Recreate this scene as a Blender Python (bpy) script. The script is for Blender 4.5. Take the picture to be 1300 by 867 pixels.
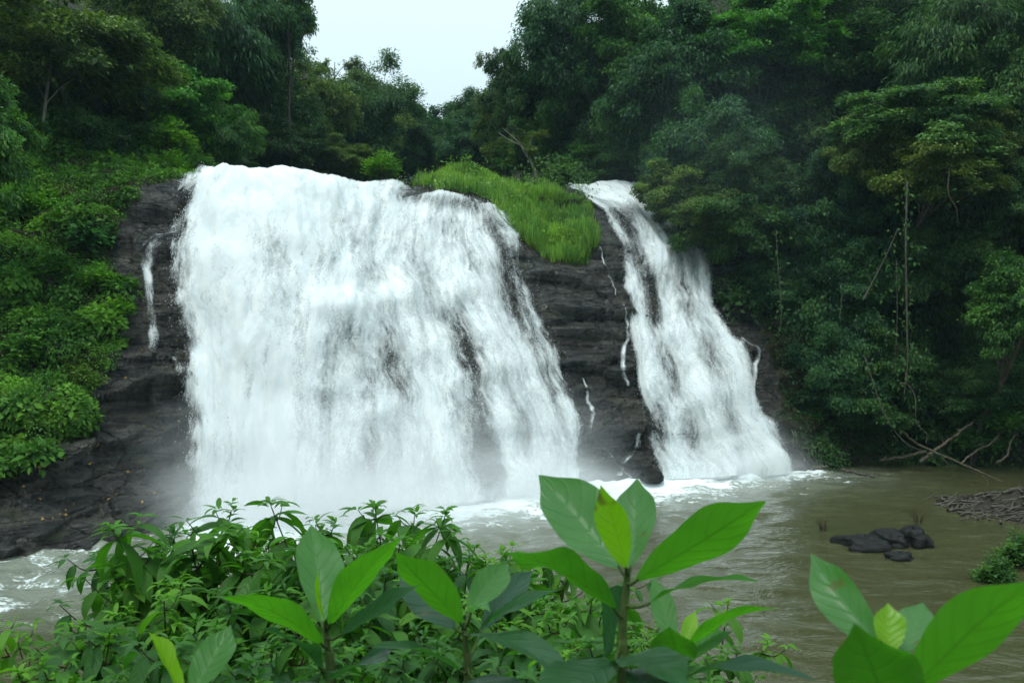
import bpy, math, random
import numpy as np
from mathutils import Vector, kdtree

# ------------------------------------------------------------------ camera, light, exposure
scene = bpy.context.scene
for o in list(bpy.data.objects):
    bpy.data.objects.remove(o)
COL = scene.collection
CAMZ, FPX, CX, CY = 7.0, 1126.0, 650.0, 433.5

cam = bpy.data.cameras.new("camera"); cam_o = bpy.data.objects.new("camera", cam); COL.objects.link(cam_o)
cam.sensor_width = 36.0; cam.lens = 36.0 * FPX / 1300.0
cam_o.location = (0, 0, CAMZ); cam_o.rotation_euler = (math.radians(90), 0, 0)
cam.clip_start = 0.05; cam.clip_end = 3000
cam.dof.use_dof = True; cam.dof.focus_distance = 5.5; cam.dof.aperture_fstop = 8.0
scene.camera = cam_o

SUN_EL, SUN_AZ = math.radians(64), math.radians(205)
world = bpy.data.worlds.new("World"); scene.world = world; world.use_nodes = True
nt = world.node_tree; nt.nodes.clear()
wo = nt.nodes.new("ShaderNodeOutputWorld"); bg = nt.nodes.new("ShaderNodeBackground")
sky = nt.nodes.new("ShaderNodeTexSky"); sky.sky_type = 'NISHITA'; sky.sun_disc = False
sky.sun_elevation = SUN_EL; sky.sun_rotation = SUN_AZ
cl = nt.nodes.new("ShaderNodeMix"); cl.data_type = 'RGBA'
cl.inputs[0].default_value = 0.88
tc = nt.nodes.new("ShaderNodeTexCoord"); sp = nt.nodes.new("ShaderNodeSeparateXYZ"); mr = nt.nodes.new("ShaderNodeMapRange")
nt.links.new(tc.outputs["Generated"], sp.inputs[0]); nt.links.new(sp.outputs[2], mr.inputs[0])
mr.inputs[3].default_value = 0.28; mr.inputs[4].default_value = 1.0     # cloud cover: brighter overhead than at the horizon
cc_ = nt.nodes.new("ShaderNodeVectorMath"); cc_.operation = 'SCALE'; cc_.inputs[0].default_value = (14.2, 17.8, 18.8)
nt.links.new(mr.outputs[0], cc_.inputs["Scale"]); nt.links.new(cc_.outputs[0], cl.inputs[7])
nt.links.new(sky.outputs[0], cl.inputs[6]); nt.links.new(cl.outputs[2], bg.inputs[0])
bg.inputs[1].default_value = 0.10
nt.links.new(bg.outputs[0], wo.inputs[0])

sun = bpy.data.lights.new("sun", 'SUN'); sun.energy = 1.4; sun.angle = math.radians(25); sun.color = (1.0, 0.97, 0.92)
sun_o = bpy.data.objects.new("sun", sun); COL.objects.link(sun_o)
sd = Vector((math.sin(SUN_AZ) * math.cos(SUN_EL), math.cos(SUN_AZ) * math.cos(SUN_EL), math.sin(SUN_EL)))
sun_o.rotation_euler = (-sd).to_track_quat('-Z', 'Y').to_euler()

vs = scene.view_settings
vs.view_transform = 'Standard'; vs.look = 'None'; vs.gamma = 1.0; vs.use_curve_mapping = False
vs.exposure = 0.32
scene.render.engine = 'CYCLES'
cy = scene.cycles
cy.use_denoising = True
cy.max_bounces = 7; cy.diffuse_bounces = 3; cy.glossy_bounces = 3; cy.transmission_bounces = 3
cy.transparent_max_bounces = 12; cy.volume_bounces = 3
cy.use_adaptive_sampling = True; cy.adaptive_threshold = 0.02
cy.caustics_reflective = False; cy.caustics_refractive = False

# ------------------------------------------------------------------ helpers
RNG = np.random.default_rng(7)

def P(px, py, Y):
    return np.array([(px - CX) / FPX * Y, Y, CAMZ - (py - CY) / FPX * Y])

def Pz(px, z, Y):
    return np.array([(px - CX) / FPX * Y, Y, z])

def proj(V):
    V = np.asarray(V); y = np.maximum(V[..., 1], 0.1)
    return CX + V[..., 0] / y * FPX, CY - (V[..., 2] - CAMZ) / y * FPX

def norm(a):
    return a / np.maximum(np.linalg.norm(a, axis=-1, keepdims=True), 1e-9)

def _h(ix, iy, iz, seed):
    n = (ix.astype(np.int64) * 374761393 + iy.astype(np.int64) * 668265263 + iz.astype(np.int64) * 2147483647 + seed * 1274126177) & 0xFFFFFFFF
    n = ((n ^ (n >> 13)) * 1274126177) & 0xFFFFFFFF
    n = ((n ^ (n >> 16)) * 2246822519) & 0xFFFFFFFF
    return ((n ^ (n >> 15)) & 0xFFFFFF) / float(0xFFFFFF)

def vnoise(p, seed=0):
    p = np.asarray(p, float); i = np.floor(p).astype(np.int64); f = p - i; f = f * f * (3 - 2 * f)
    r = 0
    for dx in (0, 1):
        wx = f[..., 0] if dx else 1 - f[..., 0]
        for dy in (0, 1):
            wy = f[..., 1] if dy else 1 - f[..., 1]
            for dz in (0, 1):
                wz = f[..., 2] if dz else 1 - f[..., 2]
                r = r + wx * wy * wz * _h(i[..., 0] + dx, i[..., 1] + dy, i[..., 2] + dz, seed)
    return r * 2 - 1

def fbm(p, oct=4, seed=0, lac=2.03, gain=0.5):
    r, a, t = 0, 1.0, 0
    p = np.asarray(p, float)
    for k in range(oct):
        r = r + a * vnoise(p, seed + k * 17); t += a; a *= gain; p = p * lac + 3.17
    return r / t

def sstep(a, b, x):
    t = np.clip((x - a) / (b - a), 0, 1); return t * t * (3 - 2 * t)

def inpoly(px, py, poly):
    r = np.zeros(px.shape, bool); n = len(poly); j = n - 1
    for i in range(n):
        xi, yi = poly[i]; xj, yj = poly[j]
        c = ((yi > py) != (yj > py)) & (px < (xj - xi) * (py - yi) / (yj - yi + 1e-12) + xi)
        r ^= c; j = i
    return r

def link(name, me, mat, parent=None):
    o = bpy.data.objects.new(name, me); COL.objects.link(o)
    if mat is not None:
        if len(me.materials) == 0: me.materials.append(mat)
    if parent is not None: o.parent = parent
    return o

def mesh(name, V, F, uv=None, smooth=True, attrs=None, fattrs=None):
    """V: n x 3, F: one array or list of arrays (m x k)."""
    if not isinstance(F, (list, tuple)): F = [F]
    F = [np.asarray(f, np.int32) for f in F if len(f)]
    me = bpy.data.meshes.new(name)
    V = np.asarray(V, np.float32)
    nl = sum(f.size for f in F); npoly = sum(len(f) for f in F)
    me.vertices.add(len(V)); me.vertices.foreach_set("co", V.ravel())
    me.loops.add(nl); me.polygons.add(npoly)
    lv = np.concatenate([f.ravel() for f in F])
    me.loops.foreach_set("vertex_index", lv)
    tot = np.concatenate([np.full(len(f), f.shape[1], np.int32) for f in F])
    st = np.concatenate([[0], np.cumsum(tot)[:-1]]).astype(np.int32)
    me.polygons.foreach_set("loop_start", st)
    me.update(calc_edges=True)
    if smooth: me.polygons.foreach_set("use_smooth", np.ones(npoly, bool))
    if uv is not None:
        l = me.uv_layers.new(name="UVMap"); l.data.foreach_set("uv", np.asarray(uv, np.float32)[lv].ravel())
    for k, a in (attrs or {}).items():
        at = me.attributes.new(k, 'FLOAT', 'POINT'); at.data.foreach_set("value", np.asarray(a, np.float32))
    for k, a in (fattrs or {}).items():
        at = me.attributes.new(k, 'FLOAT', 'FACE'); at.data.foreach_set("value", np.asarray(a, np.float32))
    me.validate()
    return me

class MB:
    """collects quads into one mesh"""
    def __init__(s): s.v = []; s.f = []; s.t = []; s.uv = []; s.n = 0
    def add(s, V, F, tint=0.5, uv=None):
        V = np.asarray(V, float).reshape(-1, 3); F = np.asarray(F, int)
        s.v.append(V); s.f.append(F + s.n); s.n += len(V)
        s.t.append(np.broadcast_to(np.asarray(tint, float), (len(F),)))
        s.uv.append(np.zeros((len(V), 2)) if uv is None else np.asarray(uv, float).reshape(-1, 2))
    def mesh(s, name, smooth=True):
        return mesh(name, np.concatenate(s.v), np.concatenate(s.f), uv=np.concatenate(s.uv), smooth=smooth, fattrs={"tint": np.concatenate(s.t)})

def grid_faces(nu, nv, off=0):
    a = np.arange(nu * nv).reshape(nu, nv)
    return np.stack([a[:-1, :-1], a[1:, :-1], a[1:, 1:], a[:-1, 1:]], -1).reshape(-1, 4) + off

def smooth_path(pts, n):
    pts = np.asarray(pts, float); t = np.arange(len(pts)); q = np.linspace(0, len(pts) - 1, n)
    if len(pts) < 3: return np.stack([np.interp(q, t, pts[:, k]) for k in range(pts.shape[1])], -1)
    m = np.gradient(pts, axis=0); i = np.clip(np.floor(q).astype(int), 0, len(pts) - 2); u = (q - i)[:, None]
    return ((1 + 2 * u) * (1 - u) ** 2 * pts[i] + u * (1 - u) ** 2 * m[i] + u * u * (3 - 2 * u) * pts[i + 1] + u * u * (u - 1) * m[i + 1])

def pchip(x, y, q):
    """y: n x m, shape preserving"""
    x = np.asarray(x, float); y = np.asarray(y, float)
    h = np.diff(x)[:, None]; d = np.diff(y, axis=0) / h
    m = np.zeros_like(y)
    if len(x) > 2:
        s = d[:-1] * d[1:]
        w1 = 2 * h[1:] + h[:-1]; w2 = h[1:] + 2 * h[:-1]
        with np.errstate(divide='ignore', invalid='ignore'):
            hm = (w1 + w2) / (w1 / d[:-1] + w2 / d[1:])
        m[1:-1] = np.where(s > 0, hm, 0)
    m[0] = d[0]; m[-1] = d[-1]
    m = np.nan_to_num(m)
    i = np.clip(np.searchsorted(x, q, side='right') - 1, 0, len(x) - 2)
    t = ((q - x[i]) / (x[i + 1] - x[i]))[:, None]; hh = (x[i + 1] - x[i])[:, None]
    return ((1 + 2 * t) * (1 - t) ** 2 * y[i] + t * (1 - t) ** 2 * hh * m[i] + t * t * (3 - 2 * t) * y[i + 1] + t * t * (t - 1) * hh * m[i + 1])

def tube(pts, rad, n=6):
    pts = np.asarray(pts, float); k = len(pts)
    rad = np.broadcast_to(np.asarray(rad, float), (k,)) if np.ndim(rad) == 0 else np.asarray(rad, float)
    T = norm(np.gradient(pts, axis=0))
    ref = np.array([0, 0, 1.0]) if abs(T[:, 2]).mean() < 0.8 else np.array([1.0, 0, 0])
    A = norm(np.cross(T, ref)); B = np.cross(T, A)
    a = np.linspace(0, 2 * np.pi, n, endpoint=False)
    V = pts[:, None] + rad[:, None, None] * (np.cos(a)[None, :, None] * A[:, None] + np.sin(a)[None, :, None] * B[:, None])
    idx = np.arange(k * n).reshape(k, n); r = np.roll(idx, -1, 1)
    F = np.stack([idx[:-1], r[:-1], r[1:], idx[1:]], -1).reshape(-1, 4)
    return V.reshape(-1, 3), F

def leaf_quads(Pt, D, N, L, W, fold=0.15):
    """simple four-point leaves, vectorised"""
    D = norm(D); S = norm(np.cross(D, N)); N = np.cross(S, D)
    L = np.asarray(L)[:, None]; W = np.asarray(W)[:, None]
    v = np.stack([Pt, Pt + D * L * 0.45 + S * W * 0.5 + N * W * fold, Pt + D * L - N * L * 0.12, Pt + D * L * 0.45 - S * W * 0.5 + N * W * fold], 1)
    return v.reshape(-1, 3), np.arange(len(Pt) * 4).reshape(-1, 4)

def leaf_strips(Pt, D, N, L, W, bend=0.5, nseg=5, fold=0.25, sharp=0.8):
    """bent, folded leaves with a midrib: nseg x 2 quads each"""
    n = len(Pt); D = norm(D); S = norm(np.cross(D, N)); N = norm(np.cross(S, D))
    bend = np.broadcast_to(bend, (n,))
    t = np.linspace(0, 1, nseg + 1)
    w = np.sin(np.pi * t ** sharp) ** 0.85; w[0] = 0.06; w[-1] = 0.0
    pos = np.zeros((n, nseg + 1, 3)); dirn = D.copy(); p = Pt.copy(); pos[:, 0] = p
    nn = np.zeros((n, nseg + 1, 3)); nn[:, 0] = N
    for k in range(nseg):
        p = p + dirn * (np.asarray(L) / nseg)[:, None]; pos[:, k + 1] = p
        dirn = norm(dirn - np.cross(S, dirn) * (bend / nseg)[:, None] * 1.0)
        nn[:, k + 1] = norm(np.cross(S, dirn))
    ww = (np.asarray(W)[:, None] * 0.5 * w[None])[..., None]
    Lf = pos + S[:, None] * ww + nn * ww * fold; Rt = pos - S[:, None] * ww + nn * ww * fold
    V = np.stack([Lf, pos, Rt], 2).reshape(n, -1, 3)
    g = np.arange((nseg + 1) * 3).reshape(nseg + 1, 3)
    f = np.stack([g[:-1, :-1], g[1:, :-1], g[1:, 1:], g[:-1, 1:]], -1).reshape(-1, 4)
    F = (f[None] + (np.arange(n) * (nseg + 1) * 3)[:, None, None]).reshape(-1, 4)
    uv = np.stack(np.meshgrid(t, [0, 0.5, 1.0], indexing='ij'), -1).reshape(1, -1, 2).repeat(n, 0).reshape(-1, 2)
    return V.reshape(-1, 3), F, uv

def tag(o, label=None, cat=None, group=None, kind=None):
    if label: o['label'] = label
    if cat: o['category'] = cat
    if group: o['group'] = group
    if kind: o['kind'] = kind
    return o

def empty(name, loc, label, cat, group=None):
    o = bpy.data.objects.new(name, None); COL.objects.link(o); o.location = loc; o.empty_display_size = 0.2
    return tag(o, label, cat, group)

# ------------------------------------------------------------------ materials
class NT:
    def __init__(s, name):
        s.m = bpy.data.materials.new(name); s.m.use_nodes = True; s.t = s.m.node_tree; s.t.nodes.clear()
        s.out = s.n("OutputMaterial")
    def n(s, typ, **kw):
        x = s.t.nodes.new("ShaderNode" + typ)
        for k, v in kw.items(): setattr(x, k, v)
        return x
    def l(s, a, b): s.t.links.new(a, b)
    def set(s, sock, v):
        if hasattr(v, "links") or isinstance(v, bpy.types.NodeSocket): s.l(v, sock)
        else: sock.default_value = v
    def math(s, op, a, b=0.0, clamp=False):
        x = s.n("Math", operation=op, use_clamp=clamp); s.set(x.inputs[0], a); s.set(x.inputs[1], b); return x.outputs[0]
    def mix(s, f, a, b, blend='MIX'):
        x = s.n("Mix", data_type='RGBA', blend_type=blend); s.set(x.inputs[0], f); s.set(x.inputs[6], a); s.set(x.inputs[7], b); return x.outputs[2]
    def ramp(s, f, a, b, lo=0.0, hi=1.0):
        x = s.n("MapRange", interpolation_type='SMOOTHSTEP'); s.set(x.inputs[0], f); x.inputs[1].default_value = a; x.inputs[2].default_value = b; x.inputs[3].default_value = lo; x.inputs[4].default_value = hi
        return x.outputs[0]
    def noise(s, vec, scale, detail=4, rough=0.55, dist=0.0):
        x = s.n("TexNoise"); x.inputs["Scale"].default_value = scale; x.inputs["Detail"].default_value = detail
        x.inputs["Roughness"].default_value = rough; x.inputs["Distortion"].default_value = dist
        if vec is not None: s.l(vec, x.inputs["Vector"])
        return x.outputs[0]
    def mapping(s, vec, scale, loc=(0, 0, 0)):
        x = s.n("Mapping"); s.l(vec, x.inputs[0]); x.inputs["Scale"].default_value = scale; x.inputs["Location"].default_value = loc; return x.outputs[0]
    def attr(s, name):
        return s.n("Attribute", attribute_name=name).outputs["Fac"]
    def bump(s, h, strength=0.5, dist=0.1, normal=None):
        x = s.n("Bump"); x.inputs["Strength"].default_value = strength; x.inputs["Distance"].default_value = dist; s.l(h, x.inputs["Height"])
        if normal is not None: s.l(normal, x.inputs["Normal"])
        return x.outputs[0]
    def princ(s, color, rough=0.5, spec=0.5, normal=None):
        x = s.n("BsdfPrincipled"); s.set(x.inputs["Base Color"], color); s.set(x.inputs["Roughness"], rough)
        x.inputs["Specular IOR Level"].default_value = spec
        if normal is not None: s.l(normal, x.inputs["Normal"])
        return x
C4 = lambda r, g, b: (r, g, b, 1.0)

def mat_leaf_far():
    s = NT("forest_leaf")
    col = s.n("ObjectInfo").outputs["Color"]
    t = s.attr("tint")
    c1 = s.mix(t, C4(0.48, 0.60, 0.62), C4(2.3, 2.2, 1.5))
    c = s.mix(1.0, col, c1, 'MULTIPLY')
    big = s.noise(s.n("TexCoord").outputs["Object"], 0.55, 2)
    c = s.mix(1.0, c, s.mix(s.ramp(big, 0.35, 0.65), C4(0.75, 0.85, 0.95), C4(1.2, 1.12, 0.95)), 'MULTIPLY')
    p = s.princ(c, 0.5, 0.16)
    tr = s.n("BsdfTranslucent"); s.l(s.mix(1.0, c, C4(1.3, 1.5, 0.7), 'MULTIPLY'), tr.inputs[0])
    m = s.n("MixShader"); m.inputs[0].default_value = 0.3; s.l(p.outputs[0], m.inputs[1]); s.l(tr.outputs[0], m.inputs[2])
    s.l(m.outputs[0], s.out.inputs[0]); return s.m

def mat_leaf_near(name, veins=7.0, trans=0.42, rough=0.36, hole=11.0, spec=0.35):
    s = NT(name)
    col = s.n("ObjectInfo").outputs["Color"]
    uv = s.n("TexCoord").outputs["UV"]
    sep = s.n("SeparateXYZ"); s.l(uv, sep.inputs[0]); u, v = sep.outputs[0], sep.outputs[1]
    av = s.math('ABSOLUTE', s.math('SUBTRACT', v, 0.5))                       # 0 midrib .. 0.5 edge
    t = s.attr("tint")
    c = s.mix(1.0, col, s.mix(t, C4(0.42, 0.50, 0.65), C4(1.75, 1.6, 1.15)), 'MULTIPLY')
    obj = s.n("TexCoord").outputs["Object"]
    blot = s.noise(obj, 14.0, 4)
    c = s.mix(1.0, c, s.mix(blot, C4(0.78, 0.8, 0.8), C4(1.2, 1.18, 1.15)), 'MULTIPLY')
    # lateral veins sweep towards the tip
    ph = s.math('ADD', s.math('SUBTRACT', s.math('MULTIPLY', u, veins), s.math('MULTIPLY', s.math('POWER', av, 1.2), veins * 0.52)), 0.2)
    fr = s.math('ABSOLUTE', s.math('SUBTRACT', s.math('FRACT', ph), 0.5))     # 0.5 at a vein
    vein = s.ramp(fr, 0.465, 0.495)
    mid = s.ramp(av, 0.022, 0.008)
    vn = s.math('MAXIMUM', s.math('MULTIPLY', vein, 0.55), mid)
    spot = s.math('MULTIPLY', s.ramp(s.noise(obj, 38.0, 2), 0.70, 0.76), 0.6)
    c = s.mix(spot, c, C4(0.12, 0.09, 0.03))
    edge = s.math('MULTIPLY', s.ramp(s.math('ADD', av, s.math('MULTIPLY', s.math('SUBTRACT', s.noise(obj, 22.0, 4), 0.5), 0.5)), 0.50, 0.60), 0.55)
    c = s.mix(edge, c, C4(0.10, 0.085, 0.02))
    c_r = s.mix(s.math('MULTIPLY', vn, 0.30), c, s.mix(1.0, c, C4(2.0, 1.7, 1.9), 'MULTIPLY'))
    c_t = s.mix(s.math('MULTIPLY', vn, 0.60), c, s.mix(1.0, c, C4(0.4, 0.35, 0.5), 'MULTIPLY'))   # veins let less light through
    hgt = s.math('SUBTRACT', s.math('ADD', s.math('MULTIPLY', s.math('POWER', s.math('MULTIPLY', fr, 2.0), 6.0), -1.0), s.math('MULTIPLY', s.noise(obj, 90.0, 3), 0.25)), s.math('MULTIPLY', mid, 0.8))
    hn = s.noise(obj, hole, 2, 0.5)
    rim = s.ramp(hn, 0.725, 0.755)
    c_r = s.mix(s.math('MULTIPLY', rim, 0.8), c_r, C4(0.09, 0.06, 0.02)); c_t = s.mix(s.math('MULTIPLY', rim, 0.8), c_t, C4(0.05, 0.03, 0.01))
    nrm = s.bump(hgt, 0.32, 0.004)
    rg = s.ramp(s.noise(obj, 9.0, 4), 0.3, 0.7, rough - 0.12, rough + 0.16)
    p = s.princ(c_r, rg, spec, nrm)
    tr = s.n("BsdfTranslucent"); s.l(s.mix(1.0, c_t, C4(1.5, 1.9, 0.6), 'MULTIPLY'), tr.inputs[0]); s.l(nrm, tr.inputs["Normal"])
    m = s.n("MixShader"); m.inputs[0].default_value = trans; s.l(p.outputs[0], m.inputs[1]); s.l(tr.outputs[0], m.inputs[2])
    tpn = s.n("BsdfTransparent"); m3 = s.n("MixShader"); s.l(s.ramp(hn, 0.762, 0.767), m3.inputs[0]); s.l(m.outputs[0], m3.inputs[1]); s.l(tpn.outputs[0], m3.inputs[2])
    s.l(m3.outputs[0], s.out.inputs[0]); return s.m

def mat_bark(name, a, b, scale=6.0):
    s = NT(name); o = s.n("TexCoord").outputs["Object"]
    n = s.noise(s.mapping(o, (1, 1, 0.25)), scale, 5, 0.65)
    c = s.mix(s.ramp(n, 0.3, 0.7), a, b)
    s.l(s.princ(c, 0.8, 0.25, s.bump(n, 0.6, 0.03)).outputs[0], s.out.inputs[0]); return s.m

def mat_rock(name="wet_rock", terrain=True):
    s = NT(name); o = s.n("TexCoord").outputs["Object"]
    warp = s.noise(o, 0.35, 3)
    tilt = s.n("Mapping"); s.l(o, tilt.inputs[0]); tilt.inputs["Rotation"].default_value = (0.10, 0.16, 0.1); tilt.inputs["Scale"].default_value = (0.28, 0.28, 2.2)
    strata = s.noise(tilt.outputs[0], 1.3, 8, 0.68, 0.6)
    fine = s.noise(o, 5.0, 8, 0.7)
    c = s.mix(s.ramp(strata, 0.32, 0.68), C4(0.008, 0.0085, 0.008), C4(0.052, 0.051, 0.043))
    c = s.mix(s.math('MULTIPLY', s.ramp(warp, 0.5, 0.72), 0.35), c, C4(0.030, 0.027, 0.020))
    c = s.mix(s.math('MULTIPLY', s.ramp(fine, 0.55, 0.8), 0.5), c, C4(0.055, 0.056, 0.052))
    moss = s.ramp(s.noise(o, 0.8, 5, 0.6), 0.56, 0.68)
    c = s.mix(s.math('MULTIPLY', moss, 0.5), c, C4(0.022, 0.032, 0.010))
    vor = s.n("TexVoronoi", feature='DISTANCE_TO_EDGE'); s.l(s.n("Mapping").outputs[0], vor.inputs["Vector"])
    mp = s.t.nodes[-1]; s.l(o, mp.inputs[0]); mp.inputs["Scale"].default_value = (0.22, 0.22, 0.8); mp.inputs["Rotation"].default_value = (0.1, 0.25, 0)
    s.l(mp.outputs[0], vor.inputs["Vector"]); vor.inputs["Scale"].default_value = 1.6
    crack = s.ramp(s.math('ADD', vor.outputs["Distance"], s.math('MULTIPLY', s.math('SUBTRACT', fine, 0.45), 0.12)), 0.0, 0.03)
    c = s.mix(crack, C4(0.008, 0.008, 0.008), c)
    if not terrain: c = s.mix(1.0, c, C4(0.28, 0.29, 0.27), 'MULTIPLY')
    vc = s.n("TexVoronoi", feature='F1'); mq = s.mapping(tilt.outputs[0], (3.2, 3.2, 0.9)); s.l(mq, vc.inputs["Vector"]); vc.inputs["Scale"].default_value = 1.3
    sv = s.n("SeparateXYZ"); s.l(vc.outputs["Color"], sv.inputs[0]); blk = sv.outputs[0]
    c = s.mix(1.0, c, s.mix(blk, C4(0.55, 0.55, 0.58), C4(1.55, 1.5, 1.4)), 'MULTIPLY')
    strata = s.math('ADD', strata, s.math('MULTIPLY', blk, 0.28))
    h = s.math('ADD', s.math('ADD', s.math('MULTIPLY', strata, 1.4), s.math('MULTIPLY', fine, 0.35)), s.math('MULTIPLY', crack, 0.25))
    n = s.bump(h, 1.0, 0.30 if terrain else 0.07)
    rough = s.ramp(s.noise(o, 1.6, 4), 0.38, 0.62, 0.05, 0.32)
    rock = s.princ(c, rough if terrain else 0.55, 0.5 if terrain else 0.25, n)
    if terrain:
        veg = s.attr("veg")
        soil = s.mix(s.noise(o, 1.5, 5), C4(0.012, 0.014, 0.006), C4(0.035, 0.032, 0.016))
        so = s.princ(soil, 0.9, 0.2, s.bump(fine, 0.6, 0.1))
        vv = s.ramp(s.math('ADD', veg, s.math('MULTIPLY', s.math('SUBTRACT', s.noise(o, 1.8, 4), 0.5), 0.6)), 0.4, 0.6)
        m = s.n("MixShader"); s.l(vv, m.inputs[0]); s.l(rock.outputs[0], m.inputs[1]); s.l(so.outputs[0], m.inputs[2])
        s.l(m.outputs[0], s.out.inputs[0])
    else:
        s.l(rock.outputs[0], s.out.inputs[0])
    return s.m

def mat_whitewater(name, seed=0.0, gain=1.0, bias=0.0):
    s = NT(name)
    uv = s.n("TexCoord").outputs["UV"]; cov = s.attr("cover")
    loc = (seed * 7.3, seed * 3.1, seed)
    wob = s.n("TexNoise"); wob.inputs["Scale"].default_value = 0.45; wob.inputs["Detail"].default_value = 3; s.l(uv, wob.inputs["Vector"])
    vm = s.n("VectorMath", operation='MULTIPLY_ADD'); s.l(wob.outputs["Color"], vm.inputs[0]); vm.inputs[1].default_value = (1.3, 0.6, 0); s.l(uv, vm.inputs[2])
    w = vm.outputs[0]
    n1 = s.noise(s.mapping(w, (1.5, 0.22, 1), loc), 1.0, 5, 0.62)
    n2 = s.noise(s.mapping(w, (4.6, 1.5, 1), loc), 1.0, 6, 0.70)
    n3 = s.noise(s.mapping(uv, (19.0, 13.0, 1), loc), 1.0, 3, 0.7)
    a = s.math('ADD', cov, s.math('MULTIPLY', s.math('SUBTRACT', n1, 0.5), 1.5 * gain))
    a = s.math('ADD', a, s.math('MULTIPLY', s.math('SUBTRACT', n2, 0.5), 1.25 * gain))
    a = s.math('ADD', a, s.math('MULTIPLY', s.math('SUBTRACT', n3, 0.5), 0.85 * gain))
    a = s.math('ADD', a, bias)
    alpha = s.ramp(a, 0.02, 0.98)
    lump = s.noise(s.mapping(w, (2.4, 0.5, 1), loc), 1.0, 7, 0.66)
    c = s.mix(s.ramp(lump, 0.3, 0.7), C4(0.76, 0.82, 0.83), C4(0.89, 0.905, 0.88))
    h = s.math('ADD', lump, s.math('MULTIPLY', n2, 0.45))
    nrm = s.bump(h, 0.45, 0.22)
    d = s.n("BsdfDiffuse"); s.l(c, d.inputs[0]); s.l(nrm, d.inputs["Normal"])
    tl = s.n("BsdfTranslucent"); s.l(c, tl.inputs[0])
    m1 = s.n("MixShader"); m1.inputs[0].default_value = 0.25; s.l(d.outputs[0], m1.inputs[1]); s.l(tl.outputs[0], m1.inputs[2])
    tp = s.n("BsdfTransparent")
    m2 = s.n("MixShader"); s.l(alpha, m2.inputs[0]); s.l(tp.outputs[0], m2.inputs[1]); s.l(m1.outputs[0], m2.inputs[2])
    s.l(m2.outputs[0], s.out.inputs[0]); return s.m

def mat_pool():
    s = NT("river_water"); o = s.n("TexCoord").outputs["Object"]
    foam = s.attr("foam"); turb = s.attr("turb")
    warp = s.n("TexNoise"); warp.inputs["Scale"].default_value = 0.4; warp.inputs["Detail"].default_value = 3; s.l(o, warp.inputs["Vector"])
    vm = s.n("VectorMath", operation='MULTIPLY_ADD'); s.l(warp.outputs["Color"], vm.inputs[0]); vm.inputs[1].default_value = (2.2, 2.2, 0); s.l(o, vm.inputs[2])
    n1 = s.noise(s.mapping(vm.outputs[0], (0.55, 1.0, 1)), 1.1, 7, 0.7)
    n2 = s.noise(vm.outputs[0], 6.0, 5, 0.7)
    f = s.math('ADD', foam, s.math('MULTIPLY', s.math('SUBTRACT', n1, 0.5), 2.0))
    f = s.math('ADD', f, s.math('MULTIPLY', s.math('SUBTRACT', n2, 0.5), 1.1))
    fm = s.ramp(f, 0.52, 0.85)
    mud = s.mix(s.noise(o, 0.35, 4), C4(0.042, 0.046, 0.018), C4(0.074, 0.074, 0.032))
    mud = s.mix(s.ramp(foam, 0.0, 0.9, 0.0, 0.75), mud, C4(0.36, 0.40, 0.34))            # air beaten into the water
    c = s.mix(fm, mud, C4(0.80, 0.86, 0.86))
    wv = s.math('ADD', s.noise(s.mapping(o, (0.8, 1.25, 1)), 0.9, 6, 0.6, 0.8), s.math('MULTIPLY', s.noise(s.mapping(o, (1.0, 1.3, 1)), 5.0, 3, 0.5, 0.6), 0.16))
    nrm = s.bump(wv, 0.5, 0.25)
    r = s.math('ADD', s.math('MULTIPLY', fm, 0.7), 0.06)
    s.l(s.princ(c, r, 0.5, nrm).outputs[0], s.out.inputs[0]); return s.m

def mat_simple(name, a, b, scale=8.0, rough=0.7, spec=0.3, bump=0.4):
    s = NT(name); o = s.n("TexCoord").outputs["Object"]; n = s.noise(o, scale, 5, 0.6)
    s.l(s.princ(s.mix(s.ramp(n, 0.3, 0.7), a, b), rough, spec, s.bump(n, bump, 0.05)).outputs[0], s.out.inputs[0]); return s.m

def mat_mist(name, dens, color=(0.86, 0.95, 1.0)):
    s = NT(name); v = s.n("VolumePrincipled"); v.inputs["Color"].default_value = (*color, 1); v.inputs["Density"].default_value = dens
    v.inputs["Anisotropy"].default_value = 0.2
    s.l(v.outputs[0], s.out.inputs["Volume"]); return s.m

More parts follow.
